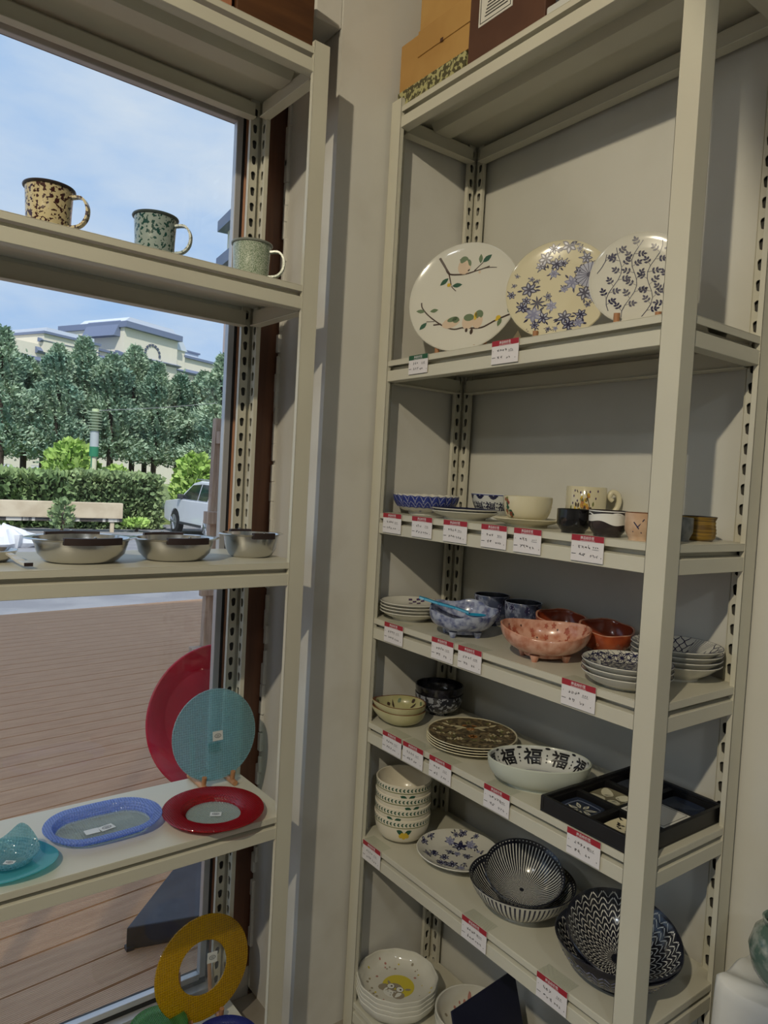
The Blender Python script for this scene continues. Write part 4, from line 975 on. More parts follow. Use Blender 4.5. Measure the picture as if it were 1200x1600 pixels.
for lev, row in TAGS.items():
    for rec in row:
        y1, y0, lab = rec[:3]; green = len(rec) > 3
        ww = y1-y0; hh = h if not green else .046
        t = thing('price_tag', lab, 'price tag', (XF-.0005, y1, ZR[lev]+.0012-hh), -PI/2, 'price tags on the right-hand shelves')   # local x runs along the lip
        MB().box(0, ww, -.0012, 0, 0, hh).build('card', M_tagw, t, smooth=0)
        MB().box(0, ww, -.0016, -.0012, hh-.0115, hh).build('header', M_tagg if green else M_tagr, t, smooth=0)
        q = MB()
        for c, poly in heads: q.add([(u*ww/w, -.0019, v-h+hh) for u, v in poly], [tuple(range(len(poly)))])
        for k in range(14): u = ww*.28+k*.0025*ww/w; q.add([(u, -.0019, hh-.0108), (u+.0016, -.0019, hh-.0108), (u+.0016, -.0019, hh-.0098), (u, -.0019, hh-.0098)], [(0, 1, 2, 3)])
        q.build('header_lettering', M_tagw, t, smooth=0)
        lay = hand(.020, hh*.56, r3.choice((3, 4, 5)), .0058)+hand(.052, hh*.56, 3, .0036)+sh_stroke([(.049, hh*.49), (.064, hh*.49)], .0006)
        lay += sh_stroke([(.002, hh*.27), (.012, hh*.275)], .0011)+hand(.022, hh*.27, r3.choice((2, 3)), .0062)+hand(.047, hh*.24, r3.choice((2, 3)), .0052)+sh_disc(.005, hh*.56, .0008, 0, 6)+sh_disc(.070, hh*.2, .001, 0, 6)
        decal('handwriting', [lay], lambda u, v, o: (u, -.0013-o, v), [M_ink], t)
        a = MB(); a.box(0, ww, -.0012, .034, hh, hh+.0006)
        a.build('acrylic_clip', M_acr, t, smooth=0)
# ------------------------------------------------------------------ left unit: enamel mugs, steel dishes, coloured glass
z = ZL[2]
def enamel_mug(label, s, dd, body, rim, inner):
    p = LW(s, dd); R, H = .0412, .094
    t = thing('enamel_mug', label, 'mug', (p.x, p.y, z), CAMZ, 'row of enamel mugs')
    prof = [(0, .003), (R*.90, .003), (R*.93, 0), (R*.97, .003), (R*1.0, H*.5), (R*1.05, H-.008), (R*1.075, H-.004)]
    ins = [(R*1.06, H), (R*1.02, H-.004), (R*.98, H*.5), (R*.93, .006), (0, .005)]
    MB().lathe(prof+ins, 56, mis=[0]*(len(prof)-1)+[1]*(len(ins)+1)).build('body', [body, inner], t, smooth=50)
    MB().tube([(R*1.09*math.cos(2*PI*k/56), R*1.09*math.sin(2*PI*k/56), H-.002) for k in range(56)], .0032, 8, closed=True).build('rolled_rim', rim, t)
    hp = smooth_line([(R*1.0, .077), (R+.022, .078), (R+.034, .062), (R+.033, .040), (R+.020, .024), (R*.97, .020)], 6)
    mb = MB(); w = .0062
    for a, b in zip(hp, hp[1:]):
        nrm = Vector((-(b[1]-a[1]), 0, b[0]-a[0])).normalized()*.0022
        A, B = Vector((a[0], 0, a[1])), Vector((b[0], 0, b[1]))
        mb.add([A+nrm+Vector((0, -w, 0)), A+nrm+Vector((0, w, 0)), A-nrm+Vector((0, w, 0)), A-nrm+Vector((0, -w, 0)), B+nrm+Vector((0, -w, 0)), B+nrm+Vector((0, w, 0)), B-nrm+Vector((0, w, 0)), B-nrm+Vector((0, -w, 0))],
               [(0, 1, 5, 4), (1, 2, 6, 5), (2, 3, 7, 6), (3, 0, 4, 7)])
    mb.build('handle', body, t, smooth=60)
    return t
E_br = speckle_mat('enamel_brown_on_cream', (200, 186, 146), (58, 22, 18), 150, .53)
E_gr = speckle_mat('enamel_green_on_grey', (150, 164, 160), (14, 66, 60), 135, .54)
E_sg = speckle_mat('enamel_fine_sage', (182, 190, 172), (120, 138, 112), 420, .50)
R_dk = mat('enamel_dark_rim', (48, 40, 40), .3); R_gr = mat('enamel_slate_rim', (66, 76, 76), .3); R_sg = mat('enamel_grey_rim', (128, 132, 124), .3); I_wh = mat('enamel_white_inside', (214, 214, 206), .25)
enamel_mug('cream enamel mug with dark brown speckles, leftmost on its shelf', -.520, .10, E_br, R_dk, I_wh)
enamel_mug('grey enamel mug with dark green speckles between the other two mugs', -.310, .10, E_gr, R_gr, I_wh)
enamel_mug('pale sage fine-speckled enamel mug beside the shelf post', -.082, .10, E_sg, R_sg, I_wh)
# steel serving dishes
z = ZL[3]
M_ss = mat('brushed_steel', (206, 205, 202), .24, 1.0, bump=.02, bscale=300); M_ssin = mat('steel_inside', (212, 212, 210), .18, 1.0); M_bake = mat('dark_brown_grip', (46, 32, 30), .45)
def steel_dish(label, s, dd, R, H, sy, hl, tip):
    p = LW(s, dd); t = thing('steel_dish', label, 'dish', (p.x, p.y, z), LTH, 'steel dishes with dark grips')
    def w(q):
        x, y, zz = q; k = max(0, abs(x)/R-.86)/.14 if abs(x) > .86*R and zz > H*.9 else 0
        return (x*(1+tip*k*.10), y*sy, zz)
    prof = [(0, 0), (R*.60, 0), (R*.70, .005), (R*.82, H*.35), (R*.88, H*.75), (R*.90, H-.004), (R*.985, H-.001), (R, H)]
    ins = [(R*.985, H+.0015), (R*.895, H+.0005), (R*.87, H*.75), (R*.81, H*.36), (R*.68, .007), (0, .003)]
    MB().lathe(prof+ins, 72, mis=[0]*(len(prof)-1)+[1]*(len(ins)+1), warp=w).build('body', [M_ss, M_ssin], t, smooth=50)
    for sg in (-1, 1):
        y = sg*(R*sy*.99); n = 14
        mb = MB(); pts = [(-hl/2+hl*k/n, sg*(math.sqrt(max(0, 1-((-hl/2+hl*k/n)/(R*1.02))**2))*R*sy*1.0), 0) for k in range(n+1)]
        for a, b in zip(pts, pts[1:]):
            vs = []
            for q in (a, b): vs += [(q[0], q[1]-.006, H-.008), (q[0], q[1]+.006, H-.008), (q[0], q[1]+.006, H+.006), (q[0], q[1]-.006, H+.006)]
            mb.add(vs, [(0, 1, 5, 4), (1, 2, 6, 5), (2, 3, 7, 6), (3, 0, 4, 7)])
            if a is pts[0]: mb.f.append(tuple(len(mb.v)-8+i for i in (0, 3, 2, 1))); mb.m.append(0)
            if b is pts[-1]: mb.f.append(tuple(len(mb.v)-4+i for i in (0, 1, 2, 3))); mb.m.append(0)
        g = mb.build('grip', M_bake, t, smooth=40)
        MB().lathe([(0, 0), (.003, 0), (.003, .002), (.0015, .003), (0, .003)], 12).build('rivet', M_ss, g, loc=(0, y, H+.006))
    return t
steel_dish('large oval steel dish with dark grips beside the spoon', -.430, .118, .104, .050, .86, .112, 1)
steel_dish('middle oval steel dish with dark grips between the other two', -.232, .112, .096, .049, .84, .092, 1)
steel_dish('smallest deep steel dish with short dark grips beside the post', -.030, .135, .076, .056, .86, .056, 1.2)
p = LW(-.588, .150); t = thing('serving_spoon', 'steel ladle-shaped spoon with flat white-tipped handle at the left', 'spoon', (p.x, p.y, z), LTH)
MB().lathe([(0, 0), (.022, 0), (.036, .010), (.043, .024), (.0415, .0245), (.034, .012), (.02, .0028), (0, .002)], 40, warp=lambda q: (q[0], q[1]*1.05, q[2])).build('spoon_bowl', M_ssin, t, smooth=60)
mb = MB()
pts = [((.018, -.036), .018, .005), ((.024, -.062), .013, .006), ((.030, -.092), .008, .0075), ((.036, -.130), .006, .0085)]
for (a, za, wa), (b, zb, wb) in zip(pts, pts[1:]):
    mb.add([(a[0]-wa, a[1], za), (a[0]+wa, a[1], za), (a[0]+wa, a[1], za+.005), (a[0]-wa, a[1], za+.005), (b[0]-wb, b[1], zb), (b[0]+wb, b[1], zb), (b[0]+wb, b[1], zb+.006), (b[0]-wb, b[1], zb+.006)], [(0, 1, 5, 4), (1, 2, 6, 5), (2, 3, 7, 6), (3, 0, 4, 7), (0, 3, 2, 1), (4, 5, 6, 7)])
mb.build('spoon_handle', mat('pearl_handle', (206, 204, 196), .3), t, smooth=0, bevel=.001)
MB().box(.0285, .0435, -.1335, -.130, .006, .0125).build('handle_end', M_bake, t, smooth=0)
# coloured glass
z = ZL[4]
G_red = glass_mat('ruby_glass', (186, 14, 34), .72, .08, .05, 200, .3); G_clear = glass_mat('clear_pressed_glass', (222, 234, 236), .16, .08, .08, 200, .5)
G_blue = glass_mat('blue_pressed_glass', (166, 190, 248), .45, .08, .08, 180, .7); G_teal = glass_mat('teal_pressed_glass', (168, 212, 218), .24, .07, .10, 165, .6); G_cyan = glass_mat('cyan_glass', (124, 216, 226), .55, .08, .10)
G_yel = glass_mat('yellow_pressed_glass', (214, 176, 16), .40, .06, .10, 165, .6); G_green = glass_mat('green_pressed_glass', (96, 168, 92), .5, .09, .06, 260, .7); G_navy = glass_mat('navy_pressed_glass', (40, 62, 170), .72, .08, .08, 300, .6)
M_lab = mat('paper_sticker', (208, 212, 212), .5); M_labk = mat('sticker_ink', (84, 90, 100), .6)
def sticker(parent, loc, rz=0, w=.026, h=.020, rot=None):
    s_ = MB().box(-w/2, w/2, -h/2, h/2, 0, .0004).build('sticker', M_lab, parent, smooth=0, loc=loc, rot=rot or (0, 0, rz))
    lay = [(c, [(x, y*.6) for x, y in q]) for c, q in sh_ring(0, 0, w*.27, w*.33, 0, 20)]
    for k in range(4): lay += sh_stroke([(-w*.16, .002-.0016*k), (w*.16, .002-.0016*k)], .0006)
    decal('sticker_print', [lay], lambda u, v, o: (u, v, .0004+o), [M_labk], s_)
def rim_plate(name, label, s, dd, R, ri, H, g_rim, g_in, rz=None, sx=1, sy=1, st=None):
    """flat-rimmed glass plate: clear well, coloured rim; local z up"""
    p = LW(s, dd); t = thing(name, label, 'plate', (p.x, p.y, z), LTH if rz is None else rz)
    def stad(q):
        x, y, zz = q
        if not st: return (x*sx, y*sy, zz)
        return (x+math.copysign(st*min(1, abs(x)/(.25*R)), x), y, zz)
    well = [(0, 0), (ri*.97, 0), (ri, .003), (ri*.985, .005), (ri*.95, .0035), (0, .0035)]
    MB().lathe(well, 64, warp=stad).build('well', g_in, t, smooth=50)
    rimp = [(ri*1.0, .003), (ri+(R-ri)*.22, H-.007), (R*.97, H-.005), (R, H-.002), (R*.99, H), (ri+(R-ri)*.25, H-.002), (ri*1.0, .006)]
    n = 64; mb = MB(); vs = []
    for r, zz in rimp: vs += [stad((r*math.cos(2*PI*k/n), r*math.sin(2*PI*k/n), zz)) for k in range(n)]
    m_ = len(rimp); mb.add(vs, [(j*n+k, j*n+(k+1) % n, ((j+1) % m_)*n+(k+1) % n, ((j+1) % m_)*n+k) for j in range(m_) for k in range(n)])
    mb.build('rim', g_rim, t, smooth=50)
    return t
t = rim_plate('glass_plate', 'round plate with wide ruby red rim and clear centre', -.122, .085, .117, .063, .020, G_red, G_clear)
sticker(t, (.004, -.004, .0038), CAMZ-LTH+.15)
t = rim_plate('glass_dish', 'oval glass dish with blue textured rim and clear centre', -.352, .152, .088, .063, .024, G_blue, G_clear, st=.038)
sticker(t, (.005, -.004, .0038), .2, .032, .022)
MB().box(-.042, -.012, -.016, .006, .0036, .004).build('barcode_sticker', M_lab, t, smooth=0)
p = LW(-.552, .100); t = thing('glass_dish', 'turquoise glass dish shaped like a brimmed hat with a raised peak', 'dish', (p.x, p.y, z), CAMZ)
def wavy(q):
    x, y, zz = q; th = math.atan2(y, x); r = math.hypot(x, y)
    return (x*(1+.05*math.cos(3*th+.4)), y*(1+.05*math.cos(3*th+.4)), zz+.010*(r/.088)**2*(.5+.5*math.cos(2*th+.5)))
MB().lathe([(0, .001), (.05, .001), (.088, .006), (.090, .008), (.088, .0095), (.05, .0045), (0, .0045)], 64, warp=wavy).build('brim', G_cyan, t, smooth=50)
def peak(q):
    x, y, zz = q; r = math.hypot(x, y); th = math.atan2(y, x); up = max(0, math.sin(th+.15))**4.5
    return (x*(1-.30*up*max(0, (zz-.012)/.03)), y*(1-.55*up*max(0, (zz-.012)/.03)), zz+up*max(0, (zz-.010))*2.0)
MB().lathe([(0, .006), (.030, .006), (.046, .014), (.054, .026), (.0555, .030), (.052, .029), (.044, .018), (.029, .0095), (0, .0095)], 64, warp=peak).build('peaked_well', G_teal, t, smooth=50)
sticker(t, (.004, -.006, .0098), 0, .02, .014)
def stand_disc(name, label, s, dd, R, ri, g, zb, lean):
    p = LW(s, dd); t = thing(name, label, 'plate', (p.x, p.y, zb), LTH)
    rot = (PI/2-lean, 0, 0); c = (0, 0, R)
    if ri:
        n = 72; vs = []; prf = [(ri, -.002), (R, -.002), (R+.0015, 0), (R, .002), (ri, .002), (ri-.0015, 0)]
        for r, zz in prf: vs += [(r*math.cos(2*PI*k/n), r*math.sin(2*PI*k/n), zz) for k in range(n)]
        MB().add(vs, [(j*n+k, j*n+(k+1) % n, ((j+1) % 6)*n+(k+1) % n, ((j+1) % 6)*n+k) for j in range(6) for k in range(n)]).build('rim', g, t, smooth=30, loc=c, rot=rot)
        MB().lathe([(0, -.0016), (ri-.002, -.0016), (ri-.002, .0016), (0, .0016)], 64).build('clear_centre', glass_mat('clear_glass', (238, 242, 242), .04, .06, .02) if 'clear_glass' not in MATS else MATS['clear_glass'], t, smooth=30, loc=c, rot=rot)
    else:
        MB().lathe([(0, -.002), (R, -.002), (R+.0015, 0), (R, .002), (0, .002)], 80).build('disc', g, t, smooth=30, loc=c, rot=rot)
        MB().tube([(R*math.cos(2*PI*k/80), R*math.sin(2*PI*k/80), 0) for k in range(80)], .0022, 6, closed=True).build('edge', G_clear, t, loc=c, rot=rot)
    return t
t = stand_disc('glass_plate', 'round teal textured glass plate standing upright on a wooden stand', -.046, .252, .114, 0, G_teal, z+.014, .16)
sticker(t, (.006, -.004, .110), w=.028, h=.024, rot=(PI/2-.16, 0, 0))
MB().box(-.018, .014, -.0028, -.0022, .068, .094).build('barcode_sticker', glass_mat('teal_sticker', (110, 196, 200), .6, .04, .2), t, smooth=0)
plate_stand('wooden dowel stand holding the teal glass plate', LW(-.046, .262, z), LTH, .079, None)
z = ZL[5]
t = stand_disc('glass_plate', 'yellow glass ring plate with clear centre, upright on a wooden stand', -.056, .240, .128, .067, G_yel, z+.014, .16)
sticker(t, (.022, -.006, .150), w=.028, h=.026, rot=(PI/2-.16, .1, 0))
plate_stand('wooden dowel stand holding the yellow ring plate', LW(-.056, .250, z), LTH, .086, None)
p = LW(-.180, .215); t = thing('glass_bowl', 'green textured glass bowl partly cut off at the bottom edge', 'bowl', (p.x, p.y, z), LTH)
dd_ = Dish(prof_round(.072, .050, .030, .004, .004, .7), 64)
dd_.mesh().build('body', [G_green]*3, t, smooth=50)
t2 = t
MB().lathe([(.0, .058), (.0, .058), (.035, .058), (.068, .064), (.070, .066), (.035, .0615), (0, .0615)][1:], 48, warp=lambda q: (q[0], q[1], q[2]-.008+.06*q[1]*0)).build('inner_dish', G_green, t, smooth=50)
t = rim_plate('glass_plate', 'dark blue textured glass plate at the very bottom of the picture', -.046, .120, .088, .05, .020, G_navy, G_navy)
# --- boxes on top of the left unit
z = ZL[1]
M_wbox = mat('dark_wood_box', (92, 58, 30), .55, col2=(74, 44, 22), nscale=5, stretch=(.6, 6, 6))
p = LW(-.185, .02); t = thing('wooden_box', 'dark brown wooden box on top of the window shelves by the pillar', 'box', (p.x, p.y, z), LTH)
MB().box(0, .192, 0, .25, 0, .16).build('carton', M_wbox, t, smooth=0, bevel=.003)
MB().box(-.002, .194, -.002, .252, .16, .18).build('lid', M_wbox, t, smooth=0, bevel=.003)
p = LW(-.40, .02); t = thing('cardboard_box', 'reddish tan cardboard box left of the dark wooden box', 'box', (p.x, p.y, z), LTH)
MB().box(0, .205, 0, .24, 0, .15).build('carton', mat('reddish_cardboard', (168, 112, 82), .7), t, smooth=0, bevel=.002)
MB().box(0, .205, .115, .125, .15, .1515).build('tape', M_card1, t, smooth=0)
# ------------------------------------------------------------------ outside the window
GD, GS = -.05, -.60            # deck level, street level
M_plank = mat('deck_plank', (212, 168, 132), .7, col2=(190, 146, 112), nscale=5, stretch=(.8, 9, 9), nlo=.3, nhi=.7)
# grooves along each board
t_ = M_plank.node_tree; bs = t_.nodes['Principled BSDF']; tcn = t_.nodes.new('ShaderNodeTexCoord'); wv = t_.nodes.new('ShaderNodeTexWave'); wv.bands_direction = 'Y'; wv.inputs['Scale'].default_value = 42
bpn = t_.nodes.new('ShaderNodeBump'); bpn.inputs['Strength'].default_value = .6; bpn.inputs['Distance'].default_value = .006
t_.links.new(tcn.outputs['Object'], wv.inputs['Vector']); t_.links.new(wv.outputs['Fac'], bpn.inputs['Height']); t_.links.new(bpn.outputs['Normal'], bs.inputs['Normal'])
M_asph = mat('asphalt', (150, 150, 154), .9, col2=(132, 132, 138), nscale=1.2, bump=.05, bscale=60)
deck = bpy.data.objects.new('deck', None); COL.objects.link(deck); deck['kind'] = 'structure'; deck['label'] = 'brown ribbed timber deck outside the shop window'
DA = math.radians(6.5); deck.location = (0, 1.95, GD); deck.rotation_euler = (0, 0, DA)
S(MB().box(-7, 9, -1.2, 6.0, -.5, -.03).build('deck_base', mat('deck_gap', (40, 32, 28), .9), None, smooth=0)); bpy.data.objects['deck_base'].location = (0, 1.95, GD); bpy.data.objects['deck_base'].rotation_euler = (0, 0, DA); bpy.data.objects['deck_base'].parent = None
pw = .142; me_pl = None; y = -1.05
k = 0
while y < 5.85:
    if me_pl is None:
        o = MB().box(-3.2, 3.2, 0, pw-.0035, -.028, 0).build('plank', M_plank, deck, smooth=0, bevel=.003, bseg=1); me_pl = o.data
    else: o = link('plank', me_pl, deck, .003, 1)
    o.location = (3.0 if k % 2 else 2.4, y, rnd.uniform(-.001, .001)); 
    o2 = link('plank', me_pl, deck, .003, 1); o2.location = (o.location.x-6.404, y, rnd.uniform(-.001, .001))
    y += pw; k += 1
S(MB().box(-60, 90, 1.9, 34, GS-.3, GS).build('street', M_asph, None, smooth=0))
M_grass = mat('verge_grass', (92, 112, 56), .9, col2=(120, 132, 74), nscale=2)
S(MB().box(-80, 150, 27.2, 160, GS-.3, GS+.06).build('verge', M_grass, None, smooth=0))
# dark slab on the deck below the window corner
M_slab = mat('dark_rubber', (70, 70, 76), .55, col2=(58, 58, 64), nscale=8)
t = thing('rubber_ramp', 'dark grey wedge-shaped ramp lying on the deck', 'ramp', (0, 0, GD))
pts = [(.735, 2.245), (1.30, 2.10), (1.75, 2.60), (1.19, 2.72)]
vs = [(x, y, 0) for x, y in pts]+[(x, y, .075) for x, y in pts]
MB().add(vs, [(0, 3, 2, 1), (4, 5, 6, 7), (0, 1, 5, 4), (1, 2, 6, 5), (2, 3, 7, 6), (3, 0, 4, 7)]).build('top_slab', M_slab, t, smooth=0, bevel=.004)
MB().box(.735, .76, 2.235, 2.26, -.001, .012).build('foot', M_slab, t, smooth=0)
# red basin standing on edge
M_redp = mat('red_plastic', (196, 24, 60), .4, col2=(176, 20, 50), nscale=4)
az = math.radians(266); n = Vector((math.cos(az)*.97, math.sin(az)*.97, .20))
t = thing('basin', 'big red round basin leaning on its edge outside the window', 'basin', (1.475, 3.235, GD+.350), rot=face_rot(n))
R = .352
prof = [(0, -.16), (.225, -.16), (.24, -.155), (R-.006, -.004), (R+.006, .0), (R+.004, .008), (R-.010, .004), (.233, -.148), (.22, -.15), (0, -.15)]
MB().lathe(prof, 80).build('shell', M_redp, t, smooth=50)
MB().tube([((R+.002)*math.cos(2*PI*k/80), (R+.002)*math.sin(2*PI*k/80), .004) for k in range(80)], .006, 8, closed=True).build('rolled_edge', M_redp, t)
# timber frame beyond the basin
M_timb = mat('weathered_timber', (188, 166, 148), .8, col2=(158, 136, 120), nscale=6, stretch=(6, 6, .7))
t = thing('timber_frame', 'weathered timber trestle frame standing at the edge of the deck', 'frame', (2.43, 5.62, GD), 0)
def bar(name, a, b, w, par=None, m=M_timb):
    a, b = Vector(a), Vector(b); d = (b-a).normalized(); u = d.cross(Vector((0, 1, 0))).normalized(); v = d.cross(u); mb = MB(); vs = []
    for p_ in (a, b): vs += [p_+u*w/2*i+v*w/2*j for i, j in ((-1, -1), (1, -1), (1, 1), (-1, 1))]
    return mb.add(vs, [(0, 1, 2, 3), (4, 7, 6, 5), (0, 4, 5, 1), (1, 5, 6, 2), (2, 6, 7, 3), (3, 7, 4, 0)]).build(name, m, par or t, smooth=0, bevel=.004)
bar('post', (-.03, 0, 0), (.0, .0, 2.0), .07); bar('post', (.06, .14, 0), (.09, .14, 2.0), .065); bar('post', (.52, 0, 0), (.52, 0, 2.0), .07)
bar('crossbar', (-.10, -.06, 1.18), (.55, -.06, 1.18), .10); bar('crossbar', (-.03, -.06, 1.84), (.55, -.06, 1.84), .10); bar('crossbar', (-.12, -.06, .56), (.5, -.06, .56), .05)
bar('brace', (-.02, .05, .16), (.55, .05, .62), .06); bar('foot', (-.16, -.02, .05), (.45, -.02, .05), .10)
# concrete barrier and hedge
M_conc = mat('pale_concrete', (206, 192, 168), .85, col2=(190, 174, 150), nscale=2, bump=.05)
t = thing('barrier', 'long pale concrete road barrier on short legs in front of the hedge', 'barrier', (1.2, 24.3, GS), -.10)
MB().box(-6, 5.9, -.16, .16, .45, .95).build('beam', M_conc, t, smooth=0, bevel=.02)
MB().box(-6, 5.9, -.10, .10, .34, .45).build('lower_rail', mat('dark_rail', (70, 66, 64), .8, col2=(200, 196, 188), nscale=1.3, nlo=.49, nhi=.51, stretch=(1, .01, .01)), t, smooth=0)
for x in (-4.5, -1.2, 2.2, 5.6): MB().box(x-.06, x+.06, -.06, .06, 0, .45).build('leg', M_conc, t, smooth=0)
def leafmat(name, c1, c2, sc_=.8):
    M = mat(name, c1, .8, col2=c2, nscale=sc_, nlo=.35, nhi=.65, spec=.2); return M
M_leaf1 = leafmat('hedge_leaves', (112, 136, 96), (156, 174, 124), 1.2); M_leaf2 = leafmat('bright_leaves', (150, 186, 92), (184, 210, 124), 1.0); M_pine1 = leafmat('pine_needles', (122, 156, 138), (184, 202, 172), .55); M_pine2 = leafmat('pine_needles_dark', (112, 146, 130), (174, 194, 164), .6)
M_bark = mat('bark', (66, 56, 50), .9)
def tuft_mesh(name, m_, count, sampler, size, seed, flat=.35):
    r = random.Random(seed); vs, fs = [], []
    for i in range(count):
        c, out = sampler(r); s_ = size*r.uniform(.6, 1.3)
        d = Vector((out[0]+r.gauss(0, .5), out[1]+r.gauss(0, .5), out[2]+r.gauss(0, .4))).normalized(); u = d.cross(Vector((r.gauss(0, 1), r.gauss(0, 1), r.gauss(0, 1)))).normalized(); o = len(vs); c = Vector(c)
        vs += [c-u*s_*flat*.6, c+d*s_*.5-u*s_*flat, c+d*s_, c+d*s_*.5+u*s_*flat, c+u*s_*flat*.6]; fs.append((o, o+1, o+2, o+3, o+4))
    me = bpy.data.meshes.new(name); me.from_pydata([tuple(v) for v in vs], [], fs); me.materials.append(m_); me.update(); return me
def box_sampler(lx, ly, lz):
    def f(r):
        x, y, q = r.uniform(-1, 1), r.uniform(-1, 1), r.uniform(0, 1); s_ = r.randrange(3)
        if s_ == 0: q = 1; out = (0, 0, 1)
        elif s_ == 1: y = -1; out = (0, -1, .3)
        else: x = r.choice((-1, 1)); out = (x, 0, .3)
        return (x*lx+r.gauss(0, .08), y*ly+r.gauss(0, .08), q*lz+r.gauss(0, .06)), out
    return f
def hedge(label, loc, rz, lx, ly, lz, m_, n_, seed, size=.22):
    t = thing('hedge', label, 'hedge', loc, rz)
    o = link('leaves', tuft_mesh('leaves', m_, n_, box_sampler(lx, ly, lz), size, seed), t); o['kind'] = 'stuff'
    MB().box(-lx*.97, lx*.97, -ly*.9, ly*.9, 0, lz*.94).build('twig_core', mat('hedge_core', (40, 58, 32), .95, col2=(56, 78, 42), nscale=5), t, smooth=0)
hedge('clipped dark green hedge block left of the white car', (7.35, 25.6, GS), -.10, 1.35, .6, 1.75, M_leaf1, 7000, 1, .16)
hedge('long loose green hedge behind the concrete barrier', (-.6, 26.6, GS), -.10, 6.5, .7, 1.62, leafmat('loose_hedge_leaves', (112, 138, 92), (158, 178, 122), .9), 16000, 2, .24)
def bush(label, loc, R, H, m_, seed, n_=1500, size=.3):
    def smp(r):
        a, q = r.uniform(0, 6.28), r.random(); e = math.sqrt(max(0, 1-(2*q-.9)**2*.8))*R*r.uniform(.45, 1)
        return (e*math.cos(a), e*math.sin(a), .15+q*H), (math.cos(a)*.6, math.sin(a)*.6, .7)
    t = thing('shrub', label, 'shrub', loc)
    o = link('leaves', tuft_mesh('leaves', m_, n_, smp, size, seed), t); o['kind'] = 'stuff'
    MB().tube([(0, 0, 0), (.05, 0, H*.4), (0, .05, H*.7)], [.06, .045, .02], 6).build('stem', M_bark, t)
bush('bright lime-green shrub around the green striped post', (6.6, 28.6, GS), 1.05, 2.75, M_leaf2, 3, 2200, .26)
bush('second lime-green shrub just right of the striped post', (8.15, 28.4, GS), .7, 1.9, M_leaf2, 4, 1300, .24)
bush('lime-green shrub behind the roof of the white car', (11.6, 29.0, GS), .95, 2.6, M_leaf2, 5, 1800, .26)
bush('small green plant growing in front of the barrier', (5.15, 23.3, GS), .35, .85, M_leaf1, 6, 240, .16)
bush('low green weeds at the foot of the clipped hedge', (7.6, 23.9, GS), .42, .25, M_leaf2, 8, 260, .15)
# pines
def pine_mesh(seed, H, R, m_):
    def smp(r):
        q = r.random()**.8; zz = H*(.34+.66*q); env = R*(1-q)**.62*(.75+.25*math.sin(zz*3.1+seed))+.12
        a = r.uniform(0, 6.28); br_ = round(a*2.2+zz*1.3)/2.2; a = a*.35+br_*.65; e = env*r.uniform(.35, 1)
        return (e*math.cos(a), e*math.sin(a), zz+r.gauss(0, .1)), (math.cos(a)*.7, math.sin(a)*.7, .55)
    return tuft_mesh('needles', m_, 13000, smp, .19, seed, .24)
protos = []
for i, (H, R, m_) in enumerate(((9.5, 2.0, M_pine1), (8.6, 2.2, M_pine2), (10.2, 1.9, M_pine1))):
    tr = MB().tube([(0, 0, 0), (.05, .03, H*.4), (-.03, .02, H*.75), (0, 0, H*.98)], [.16, .13, .07, .02], 8)
    me_t = tr.build('trunk', M_bark); tm = me_t.data; bpy.data.objects.remove(me_t)
    protos.append((pine_mesh(40+i, H, R, m_), tm))
PINES = [(4.83, 33.0, 7.37, 'pine at the left picture edge with its tip cut by the frame'),
         (5.91, 34, 6.49, 'second pine from the left edge, in the gap before the building'),
         (6.95, 33, 7.05, 'third pine from the left edge, below the left roof corner'),
         (8.35, 34.5, 7.73, 'fourth pine from the left edge, tall, below the stepped roof'),
         (9.31, 33.5, 6.99, 'fifth pine from the left edge, left of the arched gable'),
         (10.62, 34.5, 7.74, 'sixth pine from the left edge, tall, below the arched gable'),
         (11.38, 33.5, 6.93, 'seventh pine from the left edge, above the lamp column'),
         (12.69, 34, 6.61, 'eighth pine from the left edge, right of the lamp column'),
         (14.02, 34.5, 6.99, 'ninth pine from the left edge, above the white car'),
         (13.54, 31, 7.34, 'slim pine against the pink wall at the right of the view'),
         (7.4, 38, 6.72, 'rear-row pine between second and third pine'),
         (10.05, 38.5, 7.3, 'rear-row pine behind the fourth and fifth pine'),
         (12.57, 38.5, 7.31, 'rear-row pine behind the seventh pine'),
         (15.2, 38.5, 6.61, 'rear-row pine at the right end of the row')]
for i, (x, y, s_, lab) in enumerate(PINES):
    nm, tm = protos[i % 3]
    t = thing('pine_tree', lab, 'tree', (x, y, GS+.03), i*1.3, 'pine trees across the street'); s_ /= (9.5, 8.6, 10.2)[i % 3]; t.scale = (s_*1.25, s_*1.25, s_)
    o = link('needles', nm, t); o['kind'] = 'stuff'; link('trunk', tm, t)
# striped lamp post
t = thing('lamp_post', 'white and green street lamp column between the lime shrubs', 'lamp post', (6.95, 26.9, GS))
for a, b, r_, m_ in ((0, 2.45, .105, mat('cream_post', (214, 214, 184), .5)), (2.45, 2.80, .16, mat('green_band', (44, 128, 92), .5)), (2.80, 3.35, .15, mat('grey_panel', (176, 184, 186), .5)), (3.35, 4.15, .12, mat('lamp_louvre', (190, 204, 160), .5))):
    MB().lathe([(0, a), (r_, a), (r_, b), (0, b)], 20).build('column_section', m_, t, smooth=40)
for k in range(7): MB().lathe([(0, 3.42+.1*k), (.24, 3.42+.1*k), (.24, 3.45+.1*k), (0, 3.45+.1*k)], 20).build('louvre_ring', mat('louvre_ring_grey', (150, 166, 140), .5), t, smooth=40)
MB().box(-.125, -.09, -.11, -.10, .1, 2.45).build('green_stripe', mat('green_band', (44, 128, 92), .5), t, smooth=0)
MB().tube([(.1, 0, 4.1), (3, 1.7, 4.6), (6, 3.3, 5.2)], .012, 5).build('overhead_wire', mat('wire_grey', (150, 154, 158), .6), t)
